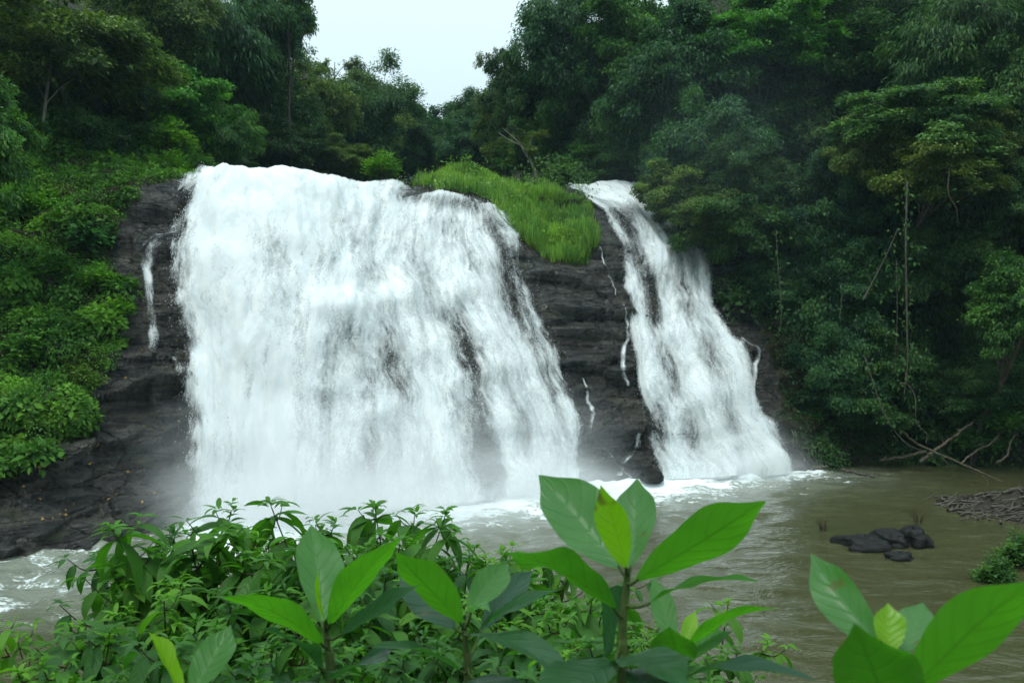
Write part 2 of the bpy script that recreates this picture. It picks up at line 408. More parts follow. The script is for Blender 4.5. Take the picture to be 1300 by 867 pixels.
M = dict(
    leaf=mat_leaf_far(), near=mat_leaf_near("broad_leaf"), shrub=mat_leaf_near("shrub_leaf", 6.0, 0.42, 0.45, 22.0, 0.18),
    bark=mat_bark("bark", C4(0.035, 0.03, 0.022), C4(0.10, 0.09, 0.07)), pale=mat_bark("pale_bark", C4(0.11, 0.10, 0.08), C4(0.28, 0.26, 0.22)),
    twig=mat_bark("red_twig", C4(0.018, 0.010, 0.008), C4(0.05, 0.028, 0.018), 40), greenstem=mat_bark("green_stem", C4(0.03, 0.055, 0.012), C4(0.06, 0.10, 0.02), 60),
    rock=mat_rock(), boulder=mat_rock("boulder_rock", False),
    fall=mat_whitewater("white_water", 0.0), fall2=mat_whitewater("white_water_spray", 2.7, 1.15, -0.28),
    pool=mat_pool(), drop=mat_simple("spray_drop", C4(0.85, 0.9, 0.92), C4(0.9, 0.93, 0.93), 2, 0.6, 0.3, 0),
    wood=mat_bark("dead_wood", C4(0.04, 0.034, 0.022), C4(0.13, 0.108, 0.07), 9),
    soil=mat_simple("bank_soil", C4(0.02, 0.018, 0.01), C4(0.05, 0.045, 0.025), 3, 0.9, 0.2),
    bed=mat_simple("river_bed_mud", C4(0.05, 0.045, 0.025), C4(0.09, 0.075, 0.04), 0.5, 0.9, 0.2),
    yellow=mat_simple("yellow_leaf", C4(0.45, 0.28, 0.03), C4(0.32, 0.17, 0.05), 30, 0.6, 0.3, 0.1),
)

# ------------------------------------------------------------------ the land: lofted from columns of points
def col(*pts):
    return [Pz(p[1], p[2], p[3]) if p[0] == 'z' else P(*p) for p in pts]
COLS = [
    col((-900,1300,9),(-900,1150,10),(-900,960,11.5),(-900,800,13),(-900,600,15),(-900,380,18),(-950,200,22),(-1000,0,30),(-1000,-150,45),(-1000,-250,80)),
    col((-250,735,26),(-250,640,28),(-250,520,30),(-250,400,33),(-250,280,36),(-250,180,40),(-300,90,46),(-350,-50,58),(-400,-150,80),(-500,-200,120)),
    col((0,712,28.3),(0,655,29.4),(0,595,30.8),(0,470,33.5),(0,340,36.5),(0,215,41),(0,130,47),(-20,-20,60),(-60,-120,80),(-150,-160,120)),
    col((130,684,31.4),(130,620,32.3),(120,540,33.5),(135,430,35.5),(150,320,38),(155,240,41),(130,165,47),(100,40,60),(80,-40,80),(50,-60,120)),
    col((235,662,34.4),(240,570,35.2),(238,460,36.6),(222,380,37.8),(228,292,39.6),(245,236,41.8),('z',245,15.9,49),(200,130,62),(200,60,80),(220,40,120)),
    col((300,658,35.0),(300,560,35.7),(300,450,37),(298,360,38.5),(300,275,40.5),(300,243,42.8),('z',320,15.7,50),('z',330,18,65),('z',330,28,85),('z',340,46,125)),
    col((400,653,35.6),(400,555,36.4),(400,450,38),(400,370,40),(400,285,42.2),(400,239,44.8),('z',410,15.7,52),('z',410,17,66),('z',400,24,90),('z',410,42,130)),
    col((510,645,37.2),(505,550,38.4),(495,450,40),(480,370,42),(480,293,44.6),(490,237,47.8),('z',500,15.9,55),('z',500,17,68),('z',500,24,95),('z',500,40,135)),
    col((630,632,39.7),(615,550,41),(590,460,42.6),(565,380,44.6),(560,300,47.2),(570,243,50.7),(592,222,57),('z',600,17.5,70),('z',590,24,98),('z',580,38,135)),
    col((728,613,43.9),(728,560,44.4),(705,480,45.4),(675,390,46.9),(645,315,48.7),(628,263,51.2),(655,241,57.5),('z',660,17.3,70),('z',650,24,98),('z',640,39,135)),
    col((775,612,44.1),(775,550,44.9),(755,470,46.1),(730,400,47.4),(700,335,49.2),(692,285,51.8),(712,247,57.5),('z',690,17.5,70),('z',680,25,98),('z',670,41,135)),
    col((835,610,44.7),(822,555,45.4),(808,480,46.7),(797,400,48.4),(793,330,51),(765,282,54),(722,239,61.5),('z',730,18.2,70),('z',730,26,98),('z',720,43,135)),
    col((1003,601,47.1),(965,540,47.9),(925,440,49.6),(897,385,51.5),(886,325,54),(858,285,57.5),(815,238,63),('z',810,18.5,71),('z',800,24,98),('z',790,33,135)),
    col((1050,594,49.2),(1040,520,50.2),(1020,430,52),(990,350,54),(960,270,57),(930,200,61),(920,130,67),(915,60,76),(910,-20,100),(900,-60,140)),
    col((1180,587,51.4),(1180,520,53),(1170,430,55),(1160,330,58),(1150,230,62),(1140,140,67),(1130,50,74),(1120,-50,86),(1100,-150,105),(1080,-180,140)),
    col((1400,600,47.4),(1400,530,48.6),(1400,440,50.5),(1400,340,53),(1400,240,57),(1400,140,62),(1400,30,70),(1400,-100,82),(1400,-200,105),(1400,-250,140)),
    col((1800,640,38),(1800,560,40),(1800,430,43),(1800,300,46),(1800,180,50),(1800,80,56),(1800,0,64),(1800,-100,76),(1800,-200,100),(1800,-250,140)),
    col((2600,760,24),(2600,640,26),(2600,430,28),(2600,300,30),(2600,180,33),(2600,80,38),(2600,0,46),(2600,-100,60),(2600,-200,85),(2600,-250,130)),
]
uD, uE, uI, uJ, uK, uL = 4, 5, 9, 10, 11, 12
for c in COLS:
    b = c[0].copy(); b[2] = -2.0; b[1] -= 0.9
    c.insert(0, b)
CTRL = np.array(COLS)                                                         # cols x 11 rows x 3 (row 1 = waterline, 6 = lip)

def loft(us, vs_):
    nc, nr, _ = CTRL.shape
    a = pchip(np.arange(nc), CTRL.reshape(nc, -1), us).reshape(len(us), nr, 3)
    b = pchip(np.arange(nr), a.transpose(1, 0, 2).reshape(nr, -1), vs_).reshape(len(vs_), len(us), 3)
    return b.transpose(1, 0, 2)

def normals(S):
    du = np.gradient(S, axis=0); dv = np.gradient(S, axis=1)
    return norm(np.cross(du, dv))

def ledge(p):
    """outward swell of the rock: beds a metre or two thick, tilted, broken into blocks"""
    q = p @ np.array([[1, 0.0, 0.10], [0, 1, 0.05], [-0.1, 0, 1]]).T
    wz = q[..., 2] + 2.6 * fbm(q * 0.11, 4, 5)
    wz = wz + 0.7 * np.sin(wz * 0.9) + 0.25 * fbm(q * 0.5, 3, 6)
    f = (wz / 1.9) % 1.0
    k = np.floor(wz / 1.9)
    step = (1 - f) ** 1.6
    am = sstep(-0.35, 0.7, 1.3 * vnoise(np.stack([q[..., 0] * 0.22, q[..., 1] * 0.22, k * 3.7], -1), 9))
    f2 = (wz / 0.55) % 1.0
    am2 = vnoise(np.stack([q[..., 0] * 0.5, q[..., 1] * 0.5, np.floor(wz / 0.55) * 2.3], -1), 11)
    return 0.85 * step * am + 0.16 * (1 - f2) * am2

def low(p): return 0.7 * fbm(p * np.array([0.16, 0.16, 0.2]), 3, 21)
def blocks(p):
    q = p @ np.array([[0.9, 0.35, 0.12], [-0.35, 0.9, 0.1], [-0.1, -0.14, 1]]).T
    q = q + 0.35 * np.stack([fbm(p * 0.8, 2, 51 + k) for k in range(3)], -1)
    r = 0
    for sc_, am_, sd_ in ((np.array([0.45, 0.45, 0.9]), 0.50, 1), (np.array([1.0, 1.0, 1.9]), 0.24, 2)):
        i = np.floor(q * sc_); r = r + am_ * (_h(i[..., 0], i[..., 1], i[..., 2], 77 + sd_) - 0.5)
    return r
def high(p): return blocks(p) + 0.42 * fbm(p * np.array([0.7, 0.7, 1.7]), 5, 31, gain=0.58)

def seq(counts):
    return np.concatenate([np.linspace(k, k + 1, n, endpoint=False) for k, n in enumerate(counts)] + [[len(counts)]])
us = seq([20, 24, 40, 40, 36, 40, 44, 48, 44, 36, 44, 60, 40, 30, 30, 16, 10])
vv = seq([4, 26, 34, 34, 34, 30, 44, 16, 14, 12])
S0 = loft(us, vv); N0 = normals(S0)
VV = np.broadcast_to(vv[None], S0.shape[:2])
damp = 1 - 0.75 * sstep(6.2, 7.0, VV)
UU = np.broadcast_to(us[:, None], S0.shape[:2])
worn = 1 - 0.5 * np.maximum(sstep(3.8, 4.2, UU) * sstep(9.3, 8.9, UU), sstep(10.9, 11.2, UU) * sstep(12.2, 11.9, UU))   # the falls have worn the rock under them smooth
T = S0 + N0 * (((ledge(S0) + high(S0)) * worn + low(S0)) * damp)[..., None]
tpx, tpy = proj(T)
UU = np.broadcast_to(us[:, None], S0.shape[:2])
lb = np.interp(tpy, [0, 225, 240, 300, 340, 380, 430, 470, 540, 590, 618, 640], [250, 235, 165, 152, 140, 165, 142, 130, 100, 62, 0, -500])
rb = np.interp(tpy, [0, 236, 290, 330, 430, 500, 560, 590], [800, 838, 872, 920, 965, 985, 1010, 1030])
lb = lb + 34 * fbm(S0 * 0.45, 4, 15); rb = rb + 30 * fbm(S0 * 0.4, 4, 16)
veg = np.where(UU < 7, (tpx < lb).astype(float), 0.0) + np.where(UU > 11.8, (tpx > rb).astype(float), 0.0)
veg = np.maximum(veg, (VV > 7.6).astype(float))
veg = np.maximum(veg, ((UU < 4.1) & (VV > 6.3)).astype(float)); veg = np.maximum(veg, ((UU > 12.2) & (VV > 6.6)).astype(float))
GRASS = [(478,226),(512,212),(560,206),(605,203),(640,212),(668,240),(715,252),(752,268),(757,312),(742,348),(700,335),(660,305),(636,285),(622,256),(560,240),(505,238)]
gj = 9 * fbm(S0 * 0.9, 3, 19)
grassm = inpoly(tpx + gj, tpy + gj, GRASS) & (UU > 7) & (UU < 11.5) & (VV > 4.9) & (VV < 7.4)
grassm |= (UU > 7.3) & (UU < 9.5) & (VV > 6.6) & (VV < 7.5)
veg = np.maximum(veg, grassm.astype(float))
terrain = link("terrain", mesh("terrain", T.reshape(-1, 3), grid_faces(len(us), len(vv)), smooth=False, attrs={"veg": veg.ravel()}), M['rock'])
tag(terrain, kind='structure')

KD = kdtree.KDTree(T.shape[0] * T.shape[1])
for i, p in enumerate(T.reshape(-1, 3)): KD.insert((p[0], p[1], 0), i)
KD.balance(); TF = T.reshape(-1, 3)
def ground(x, y):
    _, i, _ = KD.find((x, y, 0)); return TF[i][2]

# the great sheet of ground under everything, the near bank, the pool
g = mesh("riverbed", [(-1500, -1500, -2.2), (1500, -1500, -2.2), (1500, 1500, -2.2), (-1500, 1500, -2.2)], np.array([[0, 1, 2, 3]]))
tag(link("riverbed", g, M['bed']), kind='structure')

def bank_z(x, y):
    y2 = y + 0.12 * x + 0.5 * np.sin(x * 0.4)
    return np.interp(y2, [-30, 0, 1.6, 3.2, 5, 8, 13, 16], [6.2, 5.6, 5.3, 4.5, 3.5, 1.9, -0.6, -2.1])
bx, by = np.meshgrid(np.linspace(-45, 45, 181), np.linspace(-30, 15.5, 120), indexing='ij')
bz = bank_z(bx, by) + 0.12 * fbm(np.stack([bx, by, 0 * bx], -1) * 0.9, 4, 3)
tag(link("river_bank", mesh("river_bank", np.stack([bx, by, bz], -1).reshape(-1, 3), grid_faces(181, 120)), M['soil']), kind='structure')

BASE = np.array([CTRL[k, 1, :2] for k in range(4, 10)]); BASER = np.array([CTRL[k, 1, :2] for k in (11, 12)])
def dist_poly(x, y, poly):
    d = np.full(x.shape, 1e9)
    for a, b in zip(poly[:-1], poly[1:]):
        ab = b - a; t = np.clip(((x - a[0]) * ab[0] + (y - a[1]) * ab[1]) / (ab @ ab), 0, 1)
        d = np.minimum(d, np.hypot(x - a[0] - t * ab[0], y - a[1] - t * ab[1]))
    return d
wx, wy = np.meshgrid(np.linspace(-34, 42, 381), np.linspace(8, 58, 331), indexing='ij')
dm = dist_poly(wx, wy, BASE); dr = dist_poly(wx, wy, BASER)
fpx, fpy = proj(np.stack([wx, wy, 0 * wx], -1))
foam = 1.0 * np.exp(-(dm / 6.0) ** 1.5) * sstep(190, 270, fpx) + 0.78 * np.exp(-(dr / 3.6) ** 1.2)
run = np.exp(-(((fpy - 745) / 60) ** 2)) * sstep(330, 40, fpx) * 0.50 + np.exp(-(((fpy - 690) / 28) ** 2)) * sstep(520, 250, fpx) * 0.30
foam = np.clip(foam + run, 0, 1.1)
turb = np.clip(np.exp(-dm / 7) + np.exp(-dr / 4) + run, 0, 1.3)
wz = (0.04 + 0.26 * turb) * fbm(np.stack([wx * 0.9, wy * 1.3, 0 * wx], -1), 4, 41) + 0.02 * fbm(np.stack([wx * 2.2, wy * 3.5, 0 * wx], -1), 3, 47)
tag(link("water", mesh("water", np.stack([wx, wy, wz], -1).reshape(-1, 3), grid_faces(381, 331), attrs={"foam": foam.ravel(), "turb": turb.ravel()}), M['pool']), kind='structure')

# ------------------------------------------------------------------ the falls
def sheet(name, u0, u1, v0, v1, nu, nv, off, mat, parent, covfn, hollows, amp=0.28, seed=0):
    u = np.linspace(u0, u1, nu); v = np.linspace(v0, v1, nv)
    S = loft(u, v); N = normals(S)
    su = np.concatenate([[0], np.cumsum(np.linalg.norm(np.diff(S[:, nv // 2], axis=0), axis=1))])
    sv = np.concatenate([[0], np.cumsum(np.linalg.norm(np.diff(S[nu // 2], axis=0), axis=1))])
    A, B = np.meshgrid(su, sv, indexing='ij')
    rough = fbm(np.stack([A * 0.9, B * 0.22, 0 * A + seed], -1), 5, 61 + seed, gain=0.58)
    fine_ = fbm(np.stack([A * 3.2, B * 0.9, 0 * A + seed], -1), 3, 67 + seed)
    le = np.maximum(ledge(S), 0.0)
    un = (np.broadcast_to(u[:, None], A.shape) - u0) / (u1 - u0); vn = np.broadcast_to(v[None], A.shape)
    for _ in range(40):                                                       # water rounds off the ledges it runs over
        le[:, 1:-1] = (le[:, :-2] + le[:, 1:-1] + le[:, 2:]) / 3
    lip = sstep(6.0, 6.6, vn)
    qx, qy = proj(S); bulge = np.zeros(A.shape)
    for (x, y, rx, ry, a, sl) in hollows:                                     # water leaps off the ledge above each hollow
        if a > 0.7: bulge += a * np.exp(-((qx - x + sl * ry * 0.8) / (rx * 1.15)) ** 2) * np.exp(-(np.where(qy < y - ry * 0.95, (qy - y + ry * 0.95) / 26, (qy - y + ry * 0.95) / 11)) ** 2)
    bulge = np.clip(bulge, 0, 1.2)
    W = S + N * (0.34 * bulge + (low(S) * (1 - 0.75 * lip) + le * (0.3 + 0.5 * sstep(0.3, 0.7, un)) * (1 - lip) + off * (1 - 0.6 * lip) + amp * rough * (1 - 0.4 * lip) + 0.06 * fine_))[..., None]
    px, py = proj(W)
    cover = covfn(px, py, un, vn, le) + 0.22 * bulge
    o = link(name, mesh(name, W.reshape(-1, 3), grid_faces(nu, nv), uv=np.stack([A, B], -1).reshape(-1, 2), attrs={"cover": cover.ravel()}), mat, parent)
    return o, W, N, cover

def blobs(px, py, L):
    r = np.zeros(px.shape)
    for (x, y, rx, ry, a, sl) in L:
        r += a * np.exp(-(((px - x - sl * (py - y)) / rx) ** 2) - ((py - y) / ry) ** 2)
    return r
THIN_MAIN = [(425,470,30,60,0.95,0.05),(412,570,24,75,0.75,0),(440,420,24,26,0.6,0.2),(495,450,26,60,0.85,0.1),(470,500,18,60,0.7,0.1),(470,590,24,60,0.85,0.05),(505,575,16,50,0.6,0.1),(445,620,26,34,0.6,0),(545,600,18,50,0.65,0.05),
             (608,540,22,60,1.05,0.10),(622,600,28,50,0.95,0.05),(585,420,20,40,0.95,0.25),(602,462,20,28,0.75,0.2),(575,505,14,40,0.5,0.2),
             (350,345,20,55,0.62,0.05),(372,405,18,48,0.6,0),(340,290,14,40,0.4,0.1),(410,330,30,40,0.5,0.1),(455,310,26,30,0.5,0.2),(475,355,22,26,0.55,0),(520,330,20,40,0.5,0.3),
             (650,375,18,50,0.9,0.25),(680,440,14,50,0.6,0.25),(702,500,12,36,0.45,0.2),(708,565,14,36,0.45,0.1),(665,545,16,60,0.6,0.15),(640,470,12,50,0.45,0.2),(640,310,14,40,0.8,0.35),(620,285,16,22,0.6,0.4),
             (525,248,26,13,0.95,0.8),(590,258,30,12,0.85,0.6),(560,285,34,26,0.55,0.3),(600,330,16,34,0.5,0.3),(545,380,14,40,0.45,0.2),(235,330,14,70,0.7,0),(520,500,14,60,0.5,0.1),(300,600,12,50,0.35,0.0),(385,520,12,60,0.45,0)]
THIN_RIGHT = [(828,385,13,42,1.0,0.1),(812,330,18,28,0.75,0.3),(868,380,14,42,0.65,0.2),(790,270,24,14,0.75,0.6),(850,470,15,40,0.75,0.2),(905,450,14,40,0.6,0.3),(880,550,18,34,0.75,0.2),(838,540,14,44,0.75,0.1),(800,290,16,16,0.75,0.4),(930,540,14,40,0.55,0.3),(875,330,12,26,0.5,0.3)]
def cov_main(px, py, un, vn, le):
    jag = 0.035 * fbm(np.stack([un * 6, vn * 2.2, 0 * un], -1), 4, 81) + 0.02 * fbm(np.stack([un * 30, vn * 6, 0 * un], -1), 3, 83)
    edge = np.minimum(sstep(0.0, 0.12, un + 1.3 * jag), sstep(1.0, 0.92, un - jag))
    base = 1.36 - 0.42 * sstep(0.30, 0.90, un) + 0.15 * sstep(5.5, 6.2, vn)
    c = (base - 0.80 * blobs(px, py, THIN_MAIN)) * edge - 0.35 * (1 - edge)
    crest = 6.50 - 0.75 * sstep(0.26, 0.50, un)
    c = c - 2.2 * sstep(crest, crest + 0.12, vn)
    hump = inpoly(px, py, [(508, 252)] + GRASS[2:-1]) & (vn > 5.6) & (un > 0.50)
    return np.where(hump | ((un > 0.7) & (vn > 6.35)), -1.0, c)
def cov_right(px, py, un, vn, le):
    jag = 0.07 * fbm(np.stack([un * 3, vn * 2.2, 0 * un], -1), 4, 85)
    edge = np.minimum(sstep(0.0, 0.16, un + jag), sstep(1.0, 0.84, un - jag))
    return (1.05 - 1.05 * blobs(px, py, THIN_RIGHT)) * edge - 0.35 * (1 - edge)

def waterfall(name, label, u0, u1, nu, nv, cov, v1, hollows):
    o, W, N, c = sheet(name, u0, u1, 0.93, v1, nu, nv, 0.32, M['fall'], None, cov, hollows)
    tag(o, label, "waterfall")
    o2, *_ = sheet("spray_veil", u0 + 0.02, u1 - 0.02, 0.95, v1, nu // 2, nv // 2, 0.75, M['fall2'], o, cov, hollows, 0.4, 5)
    return o, W, N, c
f1, W1, N1, c1 = waterfall("waterfall", "broad white waterfall filling the rock face between left rocks and grassy hump", uD - 0.22, uI + 0.20, 330, 420, cov_main, 7.2, THIN_MAIN)
f2, W2, N2, c2 = waterfall("waterfall", "narrow slanting white waterfall right of the bare middle rock", uK - 0.10, uL + 0.10, 150, 380, cov_right, 7.25, THIN_RIGHT)

def spray(W, N, cover, n, rng, parent, lo=0.1, hi=0.9):
    crest = (np.linspace(0.93, 7.2, cover.shape[1]) > 6.15)[None] & (np.linspace(0.93, 7.2, cover.shape[1]) < 6.6)[None] & (cover > -1)
    w = ((cover > lo) & (cover < hi)).ravel().astype(float) + 0.10
    crest_i = np.flatnonzero((crest & (cover > 0.1)).ravel()); w[crest_i] += 2.0
    idx = rng.choice(len(w), n, p=w / w.sum())
    p = W.reshape(-1, 3)[idx] + N.reshape(-1, 3)[idx] * (rng.exponential(0.07, n))[:, None] + rng.normal(0, 0.07, (n, 3))
    up = np.isin(idx, crest_i); p[:, 2] = np.maximum(p[:, 2], 0.05)
    p[:, 2] += np.where(up, rng.exponential(0.07, n), 0)
    s = rng.uniform(0.005, 0.017, n)
    st = rng.uniform(1.0, 2.6, n)
    tet = np.array([[1, 0, -0.4], [-0.5, 0.87, -0.4], [-0.5, -0.87, -0.4], [0, 0, 1.2]])
    V = p[:, None] + tet[None] * s[:, None, None] * np.stack([np.ones(n), np.ones(n), st], -1)[:, None]
    F = (np.array([[0, 2, 1], [0, 1, 3], [1, 2, 3], [2, 0, 3]])[None] + (np.arange(n) * 4)[:, None, None]).reshape(-1, 3)
    o = link("spray", mesh("spray", V.reshape(-1, 3), F, smooth=False), M['drop'], parent); o['kind'] = 'stuff'
    return o
spray(W1, N1, c1, 20000, RNG, f1); spray(W2, N2, c2, 9000, RNG, f2)

def trickle(label, pts, widths, name="trickle"):
    """a thin rope of white water hugging the rock; a few strands"""
    mb = MB(); r = np.random.default_rng(int(pts[0][0]))
    path = smooth_path(pts, 60); path[:, :2] += np.stack([2.0 * fbm(np.stack([np.arange(60) * 0.16, 0 * np.arange(60) + pts[0][0], 0 * np.arange(60)], -1), 3, 5), np.zeros(60)], -1)
    ok = (UU > 3) & (UU < 14) & (VV > 0.8) & (VV < 7)
    fx, fy, fY = tpx[ok], tpy[ok], T[..., 1][ok]
    for q in path: q[2] = fY[np.argmin((fx - q[0]) ** 2 + (fy - q[1]) ** 2)] - 0.10
    path[:, 2] = np.convolve(np.pad(path[:, 2], 3, mode='edge'), np.ones(7) / 7, 'valid')
    W = np.stack([P(*q) for q in path]); ww = np.interp(np.linspace(0, 1, 60), np.linspace(0, 1, len(widths)), widths)
    V = []; k = len(W)
    S_ = np.linspace(-1, 1, 7)
    side = np.array([1.0, 0.25, 0]); side /= np.linalg.norm(side)
    A = W[:, None] + side * (S_[None, :, None] * ww[:, None, None]) + np.array([0, -1, 0]) * (0.35 * ww[:, None] * (1 - S_[None] ** 2) + 0.05)[..., None]
    A += 0.10 * np.stack([fbm(A * 2.5, 3, 3 + q) for q in range(3)], -1)
    cov = np.broadcast_to(0.85 - 0.8 * np.abs(S_[None]) ** 1.2, A.shape[:2]) * (0.78 + 0.9 * fbm(A * 1.1, 3, 8)) - 0.12 - 0.5 * sstep(0.6, 1.0, np.abs(S_[None]))
    uv = np.stack(np.broadcast_arrays((S_[None] * ww[:, None]), np.linspace(0, np.linalg.norm(W[0] - W[-1]), k)[:, None]), -1)
    o = link(name, mesh(name, A.reshape(-1, 3), grid_faces(k, 7), uv=uv.reshape(-1, 2), attrs={"cover": cov.ravel()}), M['fall'])
    return tag(o, label, "waterfall", "thin side trickles")

# ------------------------------------------------------------------ trees
def crown_mesh(name, seed, nb, nclump, nleaf, clump_r, flat, leaf_len, leaf_w, droop, shape=(1, 1, 0.85), R=4.5, spread=0.40, sag=0.12, zmin=-0.7):
    """a crown of separate boughs, each a tapering drift of leaf clumps round its limb"""
    r = np.random.default_rng(seed)
    g = (np.arange(nb) + r.uniform(-0.35, 0.35, nb)) / nb; z = zmin + (0.98 - zmin) * g; a = np.arange(nb) * 2.399 + r.uniform(-0.5, 0.5, nb)
    d = np.stack([np.sqrt(1 - z * z) * np.cos(a), np.sqrt(1 - z * z) * np.sin(a), z], -1)
    Lb = R * r.uniform(0.72, 1.12, nb); Lb[r.random(nb) < 0.2] *= 0.7
    bi = r.integers(0, nb, nclump); t = 0.30 + 0.70 * r.random(nclump) ** 0.7
    w = spread * R * np.sin(np.pi * np.clip(t * 0.9 + 0.05, 0, 1)) ** 0.7
    off = norm(r.normal(size=(nclump, 3))) * (r.random(nclump) ** 0.5 * w)[:, None] * np.array([1, 1, 0.42 if flat < 0.35 else 0.7])
    c = d[bi] * (Lb[bi] * t)[:, None] + off; c[:, 2] -= sag * R * t ** 2
    c *= np.array(shape)
    cr = clump_r * r.uniform(0.55, 1.3, nclump)
    ci = np.repeat(np.arange(nclump), nleaf); n = len(ci)
    q = norm(r.normal(size=(n, 3))) * (r.random(n) ** 0.5)[:, None]; q[:, 2] *= flat
    p = c[ci] + q * cr[ci][:, None]
    out = norm(p * np.array([1, 1, 0.5]) + q * cr[ci][:, None] * 1.5); out[:, 2] *= 0.4
    D = norm(out + r.normal(0, 0.45, (n, 3)) + np.array([0, 0, -droop]))
    N = norm(np.array([0, 0, 1.0]) + r.normal(0, 0.45, (n, 3)) + 0.35 * out)
    L = leaf_len * r.uniform(0.55, 1.3, n); W = L * leaf_w * r.uniform(0.8, 1.2, n)
    V, F = leaf_quads(p, D, N, L, W)
    tint = np.clip(0.45 + 0.14 * r.normal(size=nb)[bi][ci] + 0.16 * r.normal(size=nclump)[ci] + 0.25 * r.normal(size=n), 0, 1)  # tone differs per leaf at random, spread widened to stand in for leaf highlights
    me = mesh(name, V, F, smooth=False, fattrs={"tint": tint}); me.materials.append(M['leaf'])
    tips = d * Lb[:, None] * 0.85; tips[:, 2] -= sag * R * 0.7
    return me, tips * np.array(shape)
CROWN = {
    'dense': [crown_mesh("crown", 11, 20, 400, 105, 0.85, 0.55, 0.26, 0.48, 0.5), crown_mesh("crown", 12, 18, 390, 105, 0.88, 0.6, 0.25, 0.45, 0.6, (1, 1, 1.0)), crown_mesh("crown", 13, 23, 390, 105, 0.85, 0.5, 0.27, 0.5, 0.45, (1, 1, 0.75)), crown_mesh("crown", 14, 19, 390, 105, 0.9, 0.5, 0.24, 0.5, 0.5, (1.05, 1, 0.85), sag=0.2)],
    'layered': [crown_mesh("crown", 21, 19, 300, 115, 0.92, 0.42, 0.30, 0.46, 0.35, (1.1, 1.1, 0.85), sag=0.3, spread=0.36), crown_mesh("crown", 22, 17, 290, 115, 0.95, 0.45, 0.28, 0.5, 0.4, (1, 1, 0.95), sag=0.36, spread=0.38), crown_mesh("crown", 23, 20, 300, 110, 0.9, 0.34, 0.29, 0.48, 0.3, (1.1, 1, 0.8), sag=0.3, spread=0.34)],
    'feathery': [crown_mesh("crown", 31, 17, 240, 110, 0.9, 0.6, 0.42, 0.2, 1.0, (1, 1, 0.95), sag=0.3), crown_mesh("crown", 32, 15, 230, 115, 0.85, 0.8, 0.40, 0.22, 1.3, sag=0.38)],
    'sparse': [crown_mesh("crown", 41, 11, 85, 80, 0.7, 0.5, 0.28, 0.5, 0.3, spread=0.2), crown_mesh("crown", 42, 9, 70, 85, 0.65, 0.55, 0.26, 0.5, 0.4, (0.9, 0.9, 1.15), spread=0.2)],
}
TN = {}
GL, GF, GR = 'trees on the left bank', 'far trees behind the falls', 'trees on the right bank'
def tree(px, py, rx, rz, Y, kind, color, label, group, bark='bark', trunk=None, cat="tree", name="tree", lean=0.0):
    c = P(px, py, Y); big = 1.22 if Y > 66 else 1.16
    sx = big * rx / FPX * Y / 4.5; sz = big * rz / FPX * Y / (4.5 * 0.85)
    TN[kind] = TN.get(kind, -1) + 1
    me, cc = CROWN[kind][TN[kind] % len(CROWN[kind])]
    r = np.random.default_rng(int(px * 13 + py * 7) % 99991)
    back = 2.1 if group == GR and Y < 58 else 0.3
    bxx, byy = c[0] + lean, c[1] + back * sx * 4.5
    gz = ground(bxx, byy)
    if gz > c[2] - 0.5: gz = c[2] - 0.8 * sz * 4.5
    root = empty(name, (bxx, byy, gz), label, cat, group)
    off = c - np.array([bxx, byy, gz])
    o = link("crown", me, None, root); o.location = off; o.scale = (sx, sx * r.uniform(0.85, 1.05), sz); o.rotation_euler = (0, 0, r.uniform(0, 6.28)); o.color = (*color, 1)
    # trunk and limbs
    mb = MB(); H = max(off[2], 1.0); r0 = (0.026 * H ** 0.75 + 0.06) * (0.6 if kind == 'sparse' else 1.0)
    mid = off * 0.5 + np.array([r.normal(0, 0.04 * H), r.normal(0, 0.04 * H), 0])
    path = smooth_path([(0, 0, -0.5), tuple(mid * 0.5 + np.array([0, 0, 0.05 * H])), tuple(mid), tuple(off * np.array([1, 1, 0.82])), tuple(off + np.array([0, 0, 0.45 * sz * 4]))], 18)
    mb.add(*tube(path, np.linspace(r0, r0 * 0.25, 18), 7))
    a = o.rotation_euler.z; ca, sa = math.cos(a), math.sin(a)
    for k in r.choice(len(cc), min(14, len(cc)), replace=False):
        e = cc[k] * np.array([sx, sx, sz]); e = np.array([e[0] * ca - e[1] * sa, e[0] * sa + e[1] * ca, e[2]]) + off
        b = path[int(r.integers(9, 16))]
        m_ = (b + e) / 2 + np.array([0, 0, 0.25]) + r.normal(0, 0.15, 3)
        mb.add(*tube(smooth_path([b, m_, e], 7), np.linspace(r0 * 0.4, r0 * 0.08, 7), 5))
    link("trunk", mb.mesh("trunk"), M[bark], root)
    return root

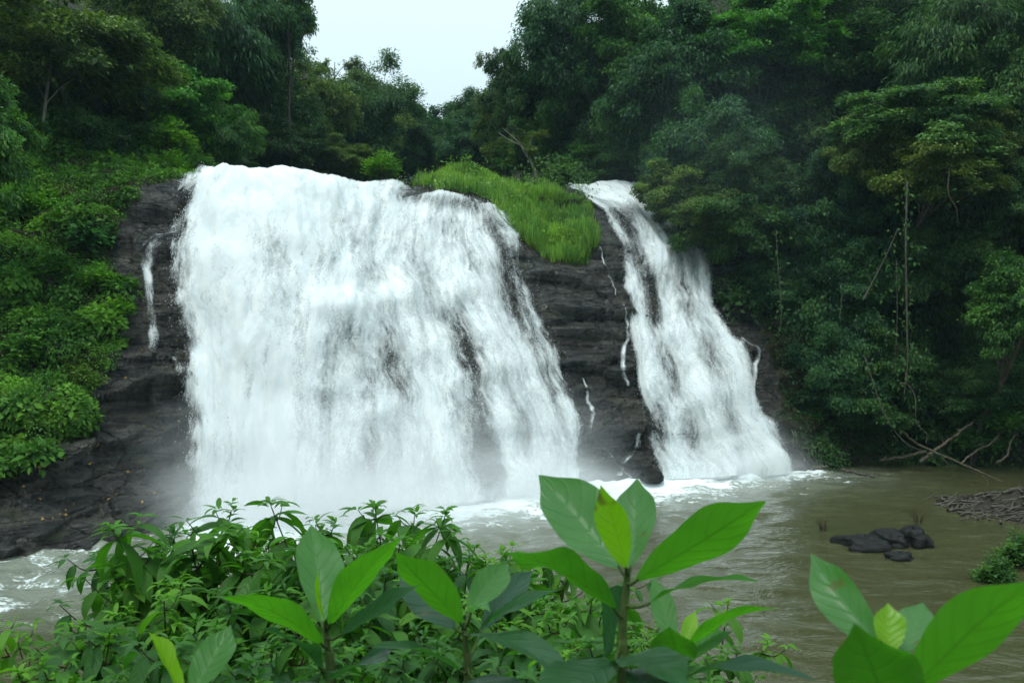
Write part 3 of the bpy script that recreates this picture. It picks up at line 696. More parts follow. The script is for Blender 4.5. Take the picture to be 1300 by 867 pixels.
DK = (0.031, 0.073, 0.025); DB = (0.030, 0.078, 0.036); MD = (0.044, 0.110, 0.027); OL = (0.064, 0.104, 0.027); YG = (0.050, 0.108, 0.036); BR = (0.048, 0.150, 0.020); VD = (0.027, 0.060, 0.022)
GL, GF, GR = "trees on the left bank", "far trees behind the falls", "trees on the right bank"
TREES = [
 # left bank
 (70,45,115,80,43,'layered',OL,"large tree with yellowish leaf sprays at the upper left corner",GL),
 (-45,140,70,90,33,'layered',MD,"glossy leaved tree half cut off by the left frame edge",GL),
 (150,110,85,70,50,'dense',VD,"very dark tree under the yellowish spray tree on the left bank",GL),
 (190,20,75,70,56,'dense',OL,"olive tree at the top edge between yellowish tree and drooping dark tree",GL),
 (275,50,80,85,60,'feathery',DB,"drooping dark tree with a bare trunk gap above the bright green slope",GL),
 (335,30,62,95,64,'dense',DK,"tall dark tree left of the sky gap",GL),
 (368,25,34,60,62,'sparse',DB,"thin airy treetop touching the sky gap on its left side",GL),
 (85,165,85,55,45,'dense',DK,"low dark tree just above the bright bushes at far left",GL),
 (20,60,90,90,50,'dense',VD,"shadowy tree behind the yellowish tree in the upper left corner",GL),
 (225,130,66,62,51,'layered',BR,"bright green leafy tree in the middle of the left bank",GL),
 (270,165,52,42,52,'feathery',MD,"small mid green tree right above the left end of the broad waterfall",GL),
 (320,140,66,72,68,'dense',DK,"dark rounded tree behind the left lip of the broad waterfall",GL),
 (345,180,50,42,64,'dense',VD,"dark low tree directly behind the white waterfall lip",GL),
 # far
 (395,125,50,62,76,'dense',OL,"olive crowned tree at the left foot of the sky gap",GF),
 (425,100,40,36,84,'sparse',OL,"pale airy crown against the sky left of the dark far trees",GF),
 (440,160,60,56,82,'dense',DK,"dark tree behind the middle of the broad waterfall lip",GF),
 (482,140,52,48,96,'dense',DK,"rounded dark far tree on the left flank of the valley notch",GF),
 (420,195,34,24,68,'layered',OL,"low brownish green tree just behind the white waterfall crest",GF),
 (510,165,40,42,104,'dense',DB,"bluish far tree left of the small lone treetop in the notch",GF),
 (540,162,20,34,112,'sparse',DK,"small lone airy treetop at the lowest point of the sky",GF),
 (545,188,45,24,104,'dense',VD,"low dark far tree under the notch of the sky",GF),
 (585,165,42,38,106,'dense',DB,"bluish far tree right of the notch of the sky",GF),
 (618,160,40,48,94,'dense',DK,"dark far tree under the pale airy tree",GF),
 (640,92,34,50,80,'sparse',(0.075,0.095,0.06),"pale airy tree with open branches against the sky",GF),
 (600,178,40,36,90,'dense',DB,"bluish dense far tree between the notch and the olive tree behind the grassy hump",GF),
 (455,140,52,44,90,'dense',OL,"olive dense far tree under the pale airy crown left of the notch",GF),
 (665,110,40,56,72,'dense',DK,"dark dense tree joining the pale airy tree to the tall right trees",GF),
 (515,185,36,34,96,'dense',DK,"dark dense far tree just left of the lowest point of the sky",GF),
 (460,192,38,26,100,'dense',DK,"low dark far tree right behind the middle of the white crest",GF),
 (500,200,40,24,98,'layered',DB,"low bluish far tree left of the grassy hump top",GF),
 (570,198,40,26,100,'dense',DK,"low dark far tree above the top of the grassy hump",GF),
 (612,200,36,26,92,'layered',OL,"low olive far tree at the right shoulder of the grassy hump",GF),
 (650,160,55,56,78,'dense',OL,"olive tree behind the grassy hump",GF),
 # right bank
 (730,45,66,80,68,'dense',DB,"tall dark tree forming the right wall of the sky gap",GR),
 (700,130,46,60,74,'layered',DK,"dark layered tree below the tall tree right of the sky gap",GR),
 (690,180,44,44,72,'dense',MD,"mid green tree above the pale leaning trunk",GR),
 (765,140,62,72,68,'dense',DK,"dark tree behind the head of the narrow waterfall",GR),
 (760,205,48,30,66,'layered',MD,"low green tree at the head of the narrow waterfall",GR),
 (805,40,72,80,66,'layered',MD,"layered green tree at the top edge right of the tall dark tree",GR),
 (820,155,58,76,62,'dense',DK,"dark tree standing over the lip of the narrow waterfall",GR),
 (850,238,46,38,53.5,'layered',OL,"leafy tree leaning over the lip of the narrow waterfall",GR),
 (880,75,72,74,61,'layered',DB,"bluish layered tree above the narrow waterfall",GR),
 (900,195,72,70,55.5,'dense',DB,"bluish misty tree right of the narrow waterfall lip",GR),
 (965,40,78,60,60,'layered',BR,"brighter green tree at the top edge above the dark misty hollow",GR),
 (965,150,70,70,63,'dense',VD,"very dark tree inside the misty hollow of the right bank",GR),
 (940,282,66,52,51.5,'layered',DK,"dark spreading tree overhanging the shaded cliff",GR),
 (1045,55,85,70,62,'layered',DK,"dark layered tree at the top edge right of the bright green tree",GR),
 (1035,185,72,80,63,'dense',VD,"black green tree left of the yellowish layered tree",GR),
 (1030,310,66,66,53,'dense',DB,"bluish tree draped over the cliff right of the shaded hollow",GR),
 (1120,40,80,70,63,'dense',DK,"dark rounded tree at the top edge above the yellowish layered tree",GR),
 (1170,140,84,58,49,'layered',YG,"yellowish green layered tree spreading over the dark right bank",GR),
 (1185,215,66,46,48,'layered',(0.070,0.105,0.030),"lower yellowish leaf tier tree under the spreading yellowish crown",GR),
 (1225,45,90,80,56,'feathery',DK,"dark drooping tree in the upper right corner area",GR),
 (1295,140,70,100,52,'dense',DK,"dark tree cut by the right frame edge near the top",GR),
 (1120,270,72,78,54,'dense',DB,"dark bluish tree behind the hanging lianas",GR),
 (1250,270,70,72,56,'dense',VD,"shadowy tree below the dark crown on the far right",GR),
 (1300,370,58,62,45,'layered',MD,"mid green leafy tree reaching in from the right frame edge",GR),
 (1060,420,64,72,52,'dense',DB,"dense dark tree above the waterline right of the narrow waterfall",GR),
 (1145,400,66,80,55,'dense',VD,"nearly black tree behind the thick hanging root",GR),
 (1225,410,66,80,55,'feathery',VD,"nearly black drooping tree left of the mid green edge tree",GR),
 (1015,395,40,50,53,'layered',DK,"small dark tree at the edge of the shaded cliff",GR),
 (1075,505,56,46,50.5,'layered',DK,"low dark tree overhanging the pool right of the falls",GR),
 (1160,500,56,50,52.5,'dense',VD,"shadowy low tree behind the fallen branches",GR),
 (1085,350,62,60,51,'dense',DB,"bluish leafy tree between the diagonal vine and the bluish draped tree",GR),
 (1120,455,58,56,50.2,'layered',DK,"dark layered tree just left of the looping bare vine",GR),
 (1055,480,52,52,50.2,'dense',DB,"bluish dark tree low on the far shore beside the shaded cliff",GR),
 (1000,325,52,50,53,'layered',DB,"bluish layered tree hanging at the top of the shaded cliff",GR),
 (1210,325,70,62,51.5,'dense',VD,"blackish tree under the yellowish leaf tiers",GR),
 (1265,480,58,46,49.5,'dense',DK,"dark green tree behind the bushes above the fallen branches",GR),
 (1205,505,56,44,51,'layered',DK,"dark layered tree directly over the pale slanting branch",GR),
 (885,265,54,38,52.0,'layered',OL,"olive layered tree drooping over the right edge of the narrow waterfall",GR),
 (1240,180,64,56,50,'layered',(0.060,0.090,0.030),"olive layered tree right beside the yellowish spreading tree",GR),
 (1110,190,56,50,50.5,'layered',(0.062,0.094,0.030),"olive layered tree left of the yellowish spreading tree",GR),
 (985,360,44,44,51.5,'dense',DB,"bluish bushy tree hanging over the hollow right of the narrow waterfall",GR),
 (930,215,50,44,53,'dense',DK,"dark bushy tree between the drooping olive tree and the misty hollow",GR),
 (1010,250,60,56,54,'dense',VD,"shadowy dense tree in the middle of the right bank above the cliff hollow",GR),
 (1170,320,54,60,51,'dense',VD,"dense black green tree behind the upper part of the thick hanging root",GR),
 (1290,250,56,60,49,'dense',DK,"dense dark tree above the mid green tree at the right frame edge",GR),
 (1070,250,60,60,53,'dense',DB,"dense bluish tree left below the yellowish spreading tree",GR),
 (845,110,66,66,61,'dense',DB,"dense bluish tree high above the narrow waterfall lip",GR),
 (1390,80,100,120,50,'dense',DK,"dark tree mostly outside the right frame edge at the top",GR),
 (1350,250,80,90,50,'dense',VD,"black green tree at the right frame edge in the middle",GR),
]
for t in TREES: tree(*t)
# slender trees with visible pale trunks
def slender(pts, Y, r0, label, group, crown=None, color=MD):
    w = np.stack([P(x, y, Y) for x, y in pts]); b = w[0].copy()
    root = empty("slender_tree", b, label, "tree", group)
    mb = MB(); path = smooth_path(w - b, 24); mb.add(*tube(path, np.linspace(r0, r0 * 0.4, 24), 6))
    r = np.random.default_rng(int(pts[0][0]))
    for k in range(5):
        i = int(r.integers(10, 23)); e = path[i] + np.array([r.normal(0, 1.0), r.normal(0, 0.6), r.uniform(0.6, 1.6)])
        mb.add(*tube(smooth_path([path[i], (path[i] + e) / 2 + r.normal(0, 0.1, 3), e], 7), np.linspace(r0 * 0.4, r0 * 0.12, 7), 5))
    link("trunk", mb.mesh("trunk"), M['pale'], root)
    if crown:
        o = link("crown", CROWN['sparse'][1][0], None, root); o.location = path[-1]; s = crown / FPX * Y / 4.5; o.scale = (s, s, s * 0.8); o.color = (*color, 1)
slender([(48,200),(54,165),(58,130),(63,90),(62,70)], 42.0, 0.10, "slender pale trunked tree in front of the dark left bank", GL, 42, OL)
slender([(683,232),(677,212),(667,195),(660,182)], 66.0, 0.15, "leaning pale trunked tree behind the grassy hump", GR, 46, OL)
slender([(366,140),(372,125),(378,105),(392,98)], 71.0, 0.14, "pale forked trunk tree left of the valley notch", GF, 34, OL)

# ------------------------------------------------------------------ ground cover, bushes, grass
def scatter_on(mask, n, rng, weight=None):
    """random points and normals on the land where mask (per vertex) holds, even in area"""
    a, b, c, d = T[:-1, :-1], T[1:, :-1], T[1:, 1:], T[:-1, 1:]
    ar = np.linalg.norm(np.cross(b - a, d - a), axis=-1)
    mk = mask[:-1, :-1] * (ar if weight is None else ar * weight[:-1, :-1])
    i = rng.choice(mk.size, n, p=(mk / mk.sum()).ravel()); I, J = np.unravel_index(i, mk.shape)
    u, v = rng.random(n)[:, None], rng.random(n)[:, None]
    p = a[I, J] * (1 - u) * (1 - v) + b[I, J] * u * (1 - v) + c[I, J] * u * v + d[I, J] * (1 - u) * v
    return p, norm(np.cross((b - a)[I, J], (d - a)[I, J]))

def cover(name, mask, n, color, lmin, lmax, rad, nm, seed, flat=0.75):
    """ground cover growing in leafy mounds of all sizes, with loose growth between"""
    r = np.random.default_rng(seed)
    cp, cn = scatter_on(mask.astype(float), nm, r)
    cR = rad * r.uniform(0.35, 1.0, nm) ** 1.3 * (0.8 + 0.5 * vnoise(cp * 0.3, seed))
    i = r.choice(nm, int(n * 0.8), p=cR ** 2 / (cR ** 2).sum()); m = len(i)
    d = norm(r.normal(size=(m, 3)) + 0.8 * cn[i] + np.array([0, 0, 0.5]))
    p1 = cp[i] + d * (cR[i] * (0.55 + 0.5 * r.random(m) ** 0.5))[:, None] * np.array([1, 1, flat])
    p2, n2 = scatter_on(mask.astype(float), n - m, r); p2 = p2 + n2 * r.uniform(0, 0.35, (n - m, 1))
    p = np.concatenate([p1, p2]); nn = np.concatenate([d, n2])
    sz = np.concatenate([(0.6 + 1.7 * r.random(nm) ** 2.5)[i], np.ones(n - m)]); tm = np.concatenate([r.normal(0, 0.17, nm)[i], np.full(n - m, -0.1)])
    D = norm(r.normal(0, 0.6, (n, 3)) + nn * 0.5 + np.array([0, 0, -0.4])); N = norm(np.array([0, -0.2, 0.8]) + nn * 0.6 + r.normal(0, 0.35, (n, 3)))
    L = np.clip(r.uniform(lmin, lmax, n) * sz, lmin * 0.6, lmax * 2.0); V, F = leaf_quads(p, D, N, L, L * r.uniform(0.38, 0.65, n))
    tint = np.clip(0.5 + 0.35 * fbm(p * 0.4, 3, seed + 9) + tm + r.normal(0, 0.17, n), 0, 1)
    o = link(name, mesh(name, V, F, smooth=False, fattrs={"tint": tint}), M['leaf']); o.color = (*color, 1)
    return tag(o, kind='stuff')
near_left = (veg > 0.5) & (UU > 1.0) & (UU < 5) & (VV < 7.0) & (tpx > -120)
cover("undergrowth", near_left, 190000, (0.058, 0.140, 0.022), 0.09, 0.20, 1.35, 520, 5)
right_low = (veg > 0.5) & (UU > 11.8) & (UU < 15.4) & (VV < 7.0) & (tpx < 1400)
cover("undergrowth", right_low, 170000, (0.030, 0.068, 0.027), 0.13, 0.28, 1.9, 420, 6)
back = (VV > 6.9) & (VV < 10.0) & (UU > 3) & (UU < 13.5) & ~grassm
cover("undergrowth", back, 110000, (0.030, 0.066, 0.022), 0.25, 0.5, 3.2, 500, 8)

def grass(name, mask, n, hmin, hmax, seed, color):
    r = np.random.default_rng(seed)
    p, nn = scatter_on(mask.astype(float), n, r)
    h = r.uniform(hmin, hmax, n) * (0.72 + 0.45 * vnoise(p * 0.9, seed) + 0.3 * vnoise(p * 2.5, seed + 1)) * np.interp(p[:, 1], [51, 54], [1.0, 0.7])
    a = r.uniform(0, 6.28, n); lean = r.uniform(0.1, 0.9, n)
    D = norm(np.stack([np.cos(a) * lean, np.sin(a) * lean - 0.15, np.ones(n)], -1))
    N = norm(np.stack([np.cos(a), np.sin(a), 0.4 + 0 * a], -1))
    V, F, uv = leaf_strips(p, D, N, h, r.uniform(0.024, 0.06, n), bend=r.uniform(0.4, 1.6, n), nseg=3, sharp=0.5)
    tint = np.repeat(np.clip(0.45 + 0.5 * fbm(p * 0.8, 4, seed + 5) + r.normal(0, 0.24, n), 0, 1), 6)
    m = n // 14; pw, nw = scatter_on(mask.astype(float), m, r); pw = pw[vnoise(pw * 0.7, seed + 2) > 0.1]; m = len(pw)
    pw = pw + np.stack([0 * pw[:, 0], 0 * pw[:, 0], r.uniform(0.2, 1.0, m)], -1)
    V2, F2, _ = leaf_strips(pw, norm(r.normal(0, 1, (m, 3)) + np.array([0, -0.3, 0.3])), norm(r.normal(0, 0.4, (m, 3)) + np.array([0, 0, 1.0])), r.uniform(0.12, 0.34, m), r.uniform(0.06, 0.15, m), bend=0.8, nseg=3)
    F = np.concatenate([F, F2 + len(V)]); V = np.concatenate([V, V2]); tint = np.concatenate([tint, np.repeat(r.uniform(0.1, 0.6, m), 6)])
    o = link(name, mesh(name, V, F, smooth=False, fattrs={"tint": tint}), M['leaf']); o.color = (*color, 1)
    return tag(o, kind='stuff')
grass("grass", grassm, 44000, 0.5, 1.4, 3, (0.135, 0.240, 0.055))

# bushes: a dome of leafy shoots on a few stems
def bush_mesh(seed, R, nshoot, nleaf, leaf, wr, up=0.6):
    r = np.random.default_rng(seed)
    d = norm(r.normal(size=(nshoot, 3)) * np.array([1, 1, 0.8])); d[:, 2] = np.abs(d[:, 2])
    tip = d * R * (0.55 + 0.5 * r.random(nshoot)[:, None] ** 0.5) * (0.8 + 0.35 * vnoise(d * 2 + seed, seed)[:, None])
    ci = np.repeat(np.arange(nshoot), nleaf); n = len(ci); t = r.uniform(0.45, 1.0, n)
    p = tip[ci] * t[:, None] + r.normal(0, 0.10 * R, (n, 3))
    a = r.uniform(0, 6.28, n)
    D = norm(np.stack([np.cos(a), np.sin(a), r.uniform(-0.5, up, n)], -1) + 0.5 * d[ci]); N = norm(np.array([0, 0, 1.0]) + r.normal(0, 0.35, (n, 3)))
    L = leaf * r.uniform(0.6, 1.3, n); V, F = leaf_quads(p, D, N, L, L * wr)
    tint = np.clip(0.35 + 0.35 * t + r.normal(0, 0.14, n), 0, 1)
    f = mesh("foliage", V, F, smooth=False, fattrs={"tint": tint}); f.materials.append(M['leaf'])
    mb = MB()
    for k in range(0, nshoot, max(1, nshoot // 14)):
        mb.add(*tube(smooth_path([(0, 0, -0.3), tip[k] * 0.4 + np.array([0, 0, 0.1]), tip[k] * 0.95], 7), np.linspace(0.05, 0.012, 7) * R, 5))
    s = mb.mesh("stem"); s.materials.append(M['bark'])
    return f, s
BUSH = [bush_mesh(51, 1.0, 70, 40, 0.16, 0.5), bush_mesh(52, 1.0, 60, 44, 0.20, 0.32), bush_mesh(53, 1.0, 50, 34, 0.26, 0.55, 0.3), bush_mesh(54, 1.0, 90, 30, 0.12, 0.45)]
def bush(px, py, Y, r_px, kind, color, label, group, sz=0.8):
    c = P(px, py, Y); s = 1.05 * r_px / FPX * Y
    root = empty("bush", c + np.array([0, 0.2 * s, -0.45 * s]), label, "bush", group)
    for me, nm in ((BUSH[kind][0], "foliage"), (BUSH[kind][1], "stem")):
        o = link(nm, me, None, root); o.scale = (s, s, s * sz * 1.3); o.rotation_euler = (0, 0, (px * 0.37) % 6.28); o.color = (*color, 1)
GB, GB2 = "bushes on the left slope", "bushes along the right shore"
B1 = (0.060, 0.155, 0.022); B2 = (0.048, 0.120, 0.026); B3 = (0.076, 0.175, 0.020); B4 = (0.034, 0.100, 0.040)
BUSHES = [
 (15,345,36,38,2,B4,"broad leaved bluish green bush at the left frame edge, halfway up the slope",GB),
 (110,290,37.5,34,2,B4,"large leaved bush beside the upper dark rocks left of the falls",GB),
 (60,260,39,44,0,B1,"bright rounded bush high on the left slope below the slender pale trunk",GB),
 (160,215,43,36,0,B3,"bright green bush at the top of the left rocks",GB),
 (215,205,45,30,1,B3,"fern like bright bush just left of the broad waterfall crest",GB),
 (20,240,38,40,3,B1,"fine leaved bush at the left frame edge below the dark trees",GB),
 (120,235,41,36,3,B2,"mid green fine leaved bush between the dark trees and the upper rocks",GB),
 (60,330,36,36,1,B2,"narrow leaved bush in the centre of the left slope",GB),
 (120,345,36.5,28,0,B1,"bush hanging over the dark rock beside the left trickle",GB),
 (150,385,36,24,1,B3,"yellow green tuft like bush clinging to the rock edge",GB),
 (60,410,34.5,36,0,B2,"dense bush in the middle of the left slope above the brownish bush",GB),
 (95,470,33.8,34,3,(0.060,0.105,0.024),"brownish green bush low on the left slope by the rock edge",GB),
 (20,440,33.5,34,2,B2,"dark broad leaved bush at the left frame edge low on the slope",GB),
 (30,510,32,34,3,B1,"fine leaved bright bush in the lower left thicket",GB),
 (75,535,32,26,1,B1,"fern like bush at the lower edge of the thicket",GB),
 (15,575,30.5,28,0,B1,"lowest bush of the left slope above the bare dark rock",GB),
 (205,165,48,40,0,B3,"bright bush below the leafy tree on the left bank",GB),
 (250,200,47,26,3,B2,"small bush against the left shoulder of the broad waterfall",GB),
 (485,205,60,26,1,B3,"upright bright bush at the left end of the grassy hump",GB),
 (720,218,66,12,0,B4,"small round bluish bush on the rock at the head of the narrow waterfall",GB2),
 (1250,545,49.5,40,0,MD,"green leafy bush at the waterline behind the fallen branches",GB2),
 (1290,520,48,40,1,MD,"leafy bush at the right frame edge above the waterline",GB2),
 (1190,560,51,22,3,DK,"small dark bush touching the water between branches",GB2),
 (1100,560,50.5,26,3,DK,"low dark bush over the drift wood at the far shore",GB2),
 (1030,520,50,24,0,MD,"mossy looking bush on the wet cliff right of the narrow waterfall",GB2),
 (1000,470,51,24,3,DK,"small dark bush on the cliff above the right trickle",GB2),
 (1268,722,25.8,30,1,(0.035,0.085,0.025),"weedy bush at the pool edge on the right, near the boulders",GB2),
 (1302,694,27.6,34,1,(0.035,0.085,0.025),"weedy bush cut by the right frame edge beside the debris bank",GB2),
]
for b in BUSHES: bush(*b)

# ------------------------------------------------------------------ trickles, boulders, drift wood, lianas
trickle("thin white trickle running down the dark rock left of the broad waterfall", [(222,294,39.0),(204,300,39),(190,322,38.4),(192,370,37.4),(197,420,36.6),(200,445,36.0),(225,455,36.0),(238,490,35.6)], [0.25, 0.5, 0.4, 0.26, 0.4, 0.35, 0.35])
trickle("tiny white trickle on the shaded cliff right of the narrow waterfall", [(941,428,49.0),(950,436,48.8),(962,444,48.6),(958,470,48.2),(955,510,47.8)], [0.16, 0.26, 0.2, 0.32, 0.2])
trickle("short white trickle near the waterline right of the narrow waterfall", [(1005,545,48.2),(1010,558,48.0),(1018,575,47.8),(1021,585,47.6)], [0.06, 0.12, 0.08, 0.08])
trickle("faint zigzag trickle on the upper middle rock below the grass", [(762,312,50.2),(768,335,49.5),(775,352,48.8),(783,375,48.2)], [0.05, 0.1, 0.08, 0.05])
trickle("lacy wisp spreading left from the foot of the narrow waterfall", [(812,548,45),(806,572,45),(792,584,45),(786,604,45)], [0.2, 0.35, 0.3, 0.4])
trickle("fine trickle halfway down the middle rock beside the narrow waterfall", [(792,385,48),(797,420,48),(790,455,47),(796,490,47)], [0.06, 0.20, 0.24, 0.16])
trickle("fine trickle at the centre of the bare middle rock", [(742,480,46),(746,505,46),(752,520,46),(748,550,45)], [0.05, 0.18, 0.22, 0.2])
trickle("faint trickle low on the bare middle rock", [(757,560,44.2),(775,575,44.0),(785,590,43.6),(800,606,43.4)], [0.08, 0.16, 0.12, 0.14])

def boulder(name, px, py, Y, size, label, seed, group):
    c = P(px, py, Y); n = 22
    u = np.linspace(0, 2 * np.pi, n * 2, endpoint=False); v = np.linspace(0.02, np.pi - 0.02, n)
    A, B = np.meshgrid(u, v, indexing='ij')
    d = np.stack([np.cos(A) * np.sin(B), np.sin(A) * np.sin(B), np.cos(B)], -1)
    k = np.sign(d) * np.abs(d) ** 0.8
    r = 0.9 + 0.45 * fbm(d * 1.3 + seed, 3, seed) + 0.22 * (_h(*[np.floor(d[..., q] * 2.2 + 0.4 * d[..., (q + 1) % 3]) for q in range(3)], seed) - 0.5) + 0.06 * fbm(d * 5 + seed, 3, seed + 2)
    V = k * r[..., None] * np.array(size)
    idx = np.arange(V.shape[0] * n).reshape(-1, n); nx = np.roll(idx, -1, 0)
    F = np.stack([idx[:, :-1], idx[:, 1:], nx[:, 1:], nx[:, :-1]], -1).reshape(-1, 4)
    o = link(name, mesh(name, V.reshape(-1, 3), F, smooth=False), M['boulder']); o.location = c
    return tag(o, label, "boulder", group)
GBO = "boulders in the pool"
boulder("boulder", 1098, 692, 30.2, (0.85, 0.8, 0.42), "long dark boulder with a yellow leaf on top, left of the pool rocks", 3, GBO)
boulder("boulder", 1132, 688, 30.6, (0.6, 0.7, 0.42), "low dark boulder wedged between its two neighbours in the pool", 5, GBO)
boulder("boulder", 1160, 686, 30.6, (0.5, 0.6, 0.50), "taller dark boulder at the right end of the pool rocks", 7, GBO)
boulder("boulder", 1142, 710, 28.6, (0.42, 0.4, 0.26), "small wet boulder in front of the pool rocks", 9, GBO)
boulder("boulder", 828, 606, 43.6, (0.62, 0.6, 0.35), "small wet rock at the foot of the narrow waterfall", 11, GBO)

DEB = []
def branch(label, pts, r0, r1, mat='wood', name="fallen_branch", cat="branch", group="fallen branches at the right shore", twigs=4):
    w = np.stack([P(*q) for q in pts]); path = smooth_path(w, 26)
    r = np.random.default_rng(int(pts[0][0] * 3 + pts[0][1])); path[1:-1] += r.normal(0, r0 * 0.35, (24, 3))
    mb = MB(); mb.add(*tube(path, np.linspace(r0, r1, 26), 6))
    Lg = np.linalg.norm(path[-1] - path[0])
    for k in range(twigs):
        i = int(r.integers(8, 24)); d = norm(path[min(i + 1, 25)] - path[i - 1] + r.normal(0, 0.03 * Lg, 3)); e = path[i] + d * Lg * r.uniform(0.08, 0.2)
        mb.add(*tube(smooth_path([path[i], (path[i] + e) / 2 + r.normal(0, 0.02 * Lg, 3), e], 6), np.linspace(r1 * 0.9, r1 * 0.3, 6), 5))
    o = link(name, mb.mesh(name), M[mat]); return tag(o, label, cat, group)
branch("straight pale fallen branch slanting up from the far water edge", [(1168,586,47.5),(1200,562,47.8),(1234,536,48.2)], 0.11, 0.05)
branch("long thin pale branch lying from the shore into the pool", [(1135,534,49),(1160,560,48.4),(1205,582,46),(1240,597,43.5),(1276,612,41)], 0.07, 0.03)
branch("low pale log resting along the waterline", [(1118,584,49.2),(1145,580,49.0),(1175,573,48.8)], 0.10, 0.07)
branch("dark bent branch reaching out of the right bushes to the water", [(1220,588,47),(1240,572,47.4),(1262,560,47.8),(1275,540,48.4)], 0.06, 0.03)
branch("thin arched branch in front of the right bushes", [(1265,588,46.5),(1278,578,46.6),(1284,560,47),(1292,550,47.4)], 0.06, 0.03)
branch("dark half sunk stick floating off the narrow waterfall", [(1030,596,46.5),(1042,593,46.5),(1050,592,46.5)], 0.08, 0.05, twigs=1)
branch("dark waterlogged branch floating at the far end of the pool", [(1068,596,46),(1085,600,45),(1110,606,43.6)], 0.09, 0.04, 'bark', twigs=2)
GV = "lianas hanging on the right bank"
def liana(label, pts, r0, leaves=60, leafy=(0.2, 0.8), mat='bark', color=DK):
    w = np.stack([P(x, y, Y - 2.6) for x, y, Y in pts]); path = smooth_path(w, 40); b = path[0].copy()
    r = np.random.default_rng(int(pts[0][0]) + 5)
    root = empty("liana", b, label, "liana", GV)
    mb = MB(); mb.add(*tube(path - b, np.linspace(r0, r0 * 0.5, 40), 6)); link("vine_stem", mb.mesh("vine_stem"), M[mat], root)
    leaves = int(leaves * 0.45)
    if leaves:
        i = r.integers(int(40 * leafy[0]), int(40 * leafy[1]), leaves)
        i = np.clip(i // 3 * 3 + r.integers(-1, 2, leaves), 0, 39); p = path[i] - b + r.normal(0, 0.30, (leaves, 3)) * (0.4 + 1.2 * r.random((leaves, 1)))
        D = norm(r.normal(0, 0.6, (leaves, 3)) + np.array([0, 0, -0.7])); N = norm(r.normal(0, 0.4, (leaves, 3)) + np.array([0, -0.7, 0.6]))
        L = r.uniform(0.12, 0.30, leaves); V, F = leaf_quads(p, D, N, L, L * 0.55)
        o = link("leaves", mesh("leaves", V, F, smooth=False, fattrs={"tint": r.uniform(0.3, 0.9, leaves)}), M['leaf'], root); o.color = (*color, 1)
liana("thick brownish hanging root strand in the middle of the right bank", [(1152,230,48.4),(1150,300,48.2),(1151,390,48.2),(1152,460,48.2),(1148,500,48.4)], 0.06, 420, (0.02, 0.9))
liana("looping nearly bare vine below the thick hanging root", [(1142,487,48.3),(1152,488,48.2),(1162,505,48.0),(1163,535,48.0),(1176,550,48.0),(1176,562,48.0)], 0.035, 30, (0.1, 0.9))
liana("diagonal vine crossing from the dark bank up to the yellowish tree", [(1096,380,49.5),(1112,350,49.4),(1128,318,49.2),(1140,290,49)], 0.05, 60)
liana("leafy vine slanting down to the far shore", [(1098,452,49.2),(1110,490,49),(1125,530,48.8),(1150,562,48.6),(1185,578,48.2)], 0.04, 160, (0.02, 0.7))
liana("thin straight vine left of the thick hanging root", [(1138,330,48.8),(1139,400,48.8),(1136,470,48.8)], 0.025, 140, (0.0, 1.0))
liana("short thin vine on the cliff above the bluish draped tree", [(1066,405,49.8),(1068,385,49.9),(1072,360,50)], 0.025, 40, (0.1, 0.9))
liana("leafy vine curtain strand at the edge of the shaded cliff", [(985,290,52),(988,340,51.5),(992,390,51.2),(990,420,51)], 0.03, 220, (0.0, 1.0))
liana("thin vine under the yellowish layered tree", [(1205,215,47.6),(1204,245,47.6),(1214,265,47.6),(1216,285,47.8)], 0.03, 30)

# debris bank at the right pool edge
dx, dy = np.meshgrid(np.linspace(-1, 1, 90), np.linspace(-1, 1, 90), indexing='ij')
dc = np.array([23.0, 36.4, 0]); q = np.stack([dc[0] + dx * 6.0, dc[1] + dy * 5.5, 0 * dx], -1)
rr = np.hypot(dx, dy) + 0.25 * fbm(q * 0.5, 3, 71)
q[..., 2] = -0.9 + 1.8 * np.clip(1 - rr, 0, 1) ** 0.7 + 0.22 * fbm(q * 1.5, 4, 73)
tag(link("gravel_bank", mesh("gravel_bank", q.reshape(-1, 3), grid_faces(90, 90)), mat_simple('bank_litter', C4(0.010, 0.009, 0.006), C4(0.045, 0.036, 0.022), 7, 0.8, 0.25, 0.9)), kind='structure')
def drift():
    r = np.random.default_rng(77); mb = MB()
    for k in range(340):
        x, y = dc[0] + r.uniform(-4.8, 3), dc[1] + r.uniform(-2.6, 3.2)
        i = int(np.clip((x - dc[0]) / 6 * 44.5 + 44.5, 0, 89)); j = int(np.clip((y - dc[1]) / 5.5 * 44.5 + 44.5, 0, 89))
        z = max(q[i, j, 2], 0) + 0.08
        a = r.uniform(-0.6, 0.6) + (0 if r.random() < 0.7 else 1.2); L = r.uniform(0.3, 1.5)
        d = np.array([math.cos(a), math.sin(a), r.uniform(-0.1, 0.35)]) * L
        p0 = np.array([x, y, z]); mb.add(*tube(smooth_path([p0 - d / 2, p0 + r.normal(0, 0.05, 3), p0 + d / 2], 6), np.linspace(0.05, 0.02, 6) * r.uniform(0.5, 1.3), 5), tint=r.random())
    tag(link("debris", mb.mesh("debris"), M['bark']), kind='stuff')
drift()
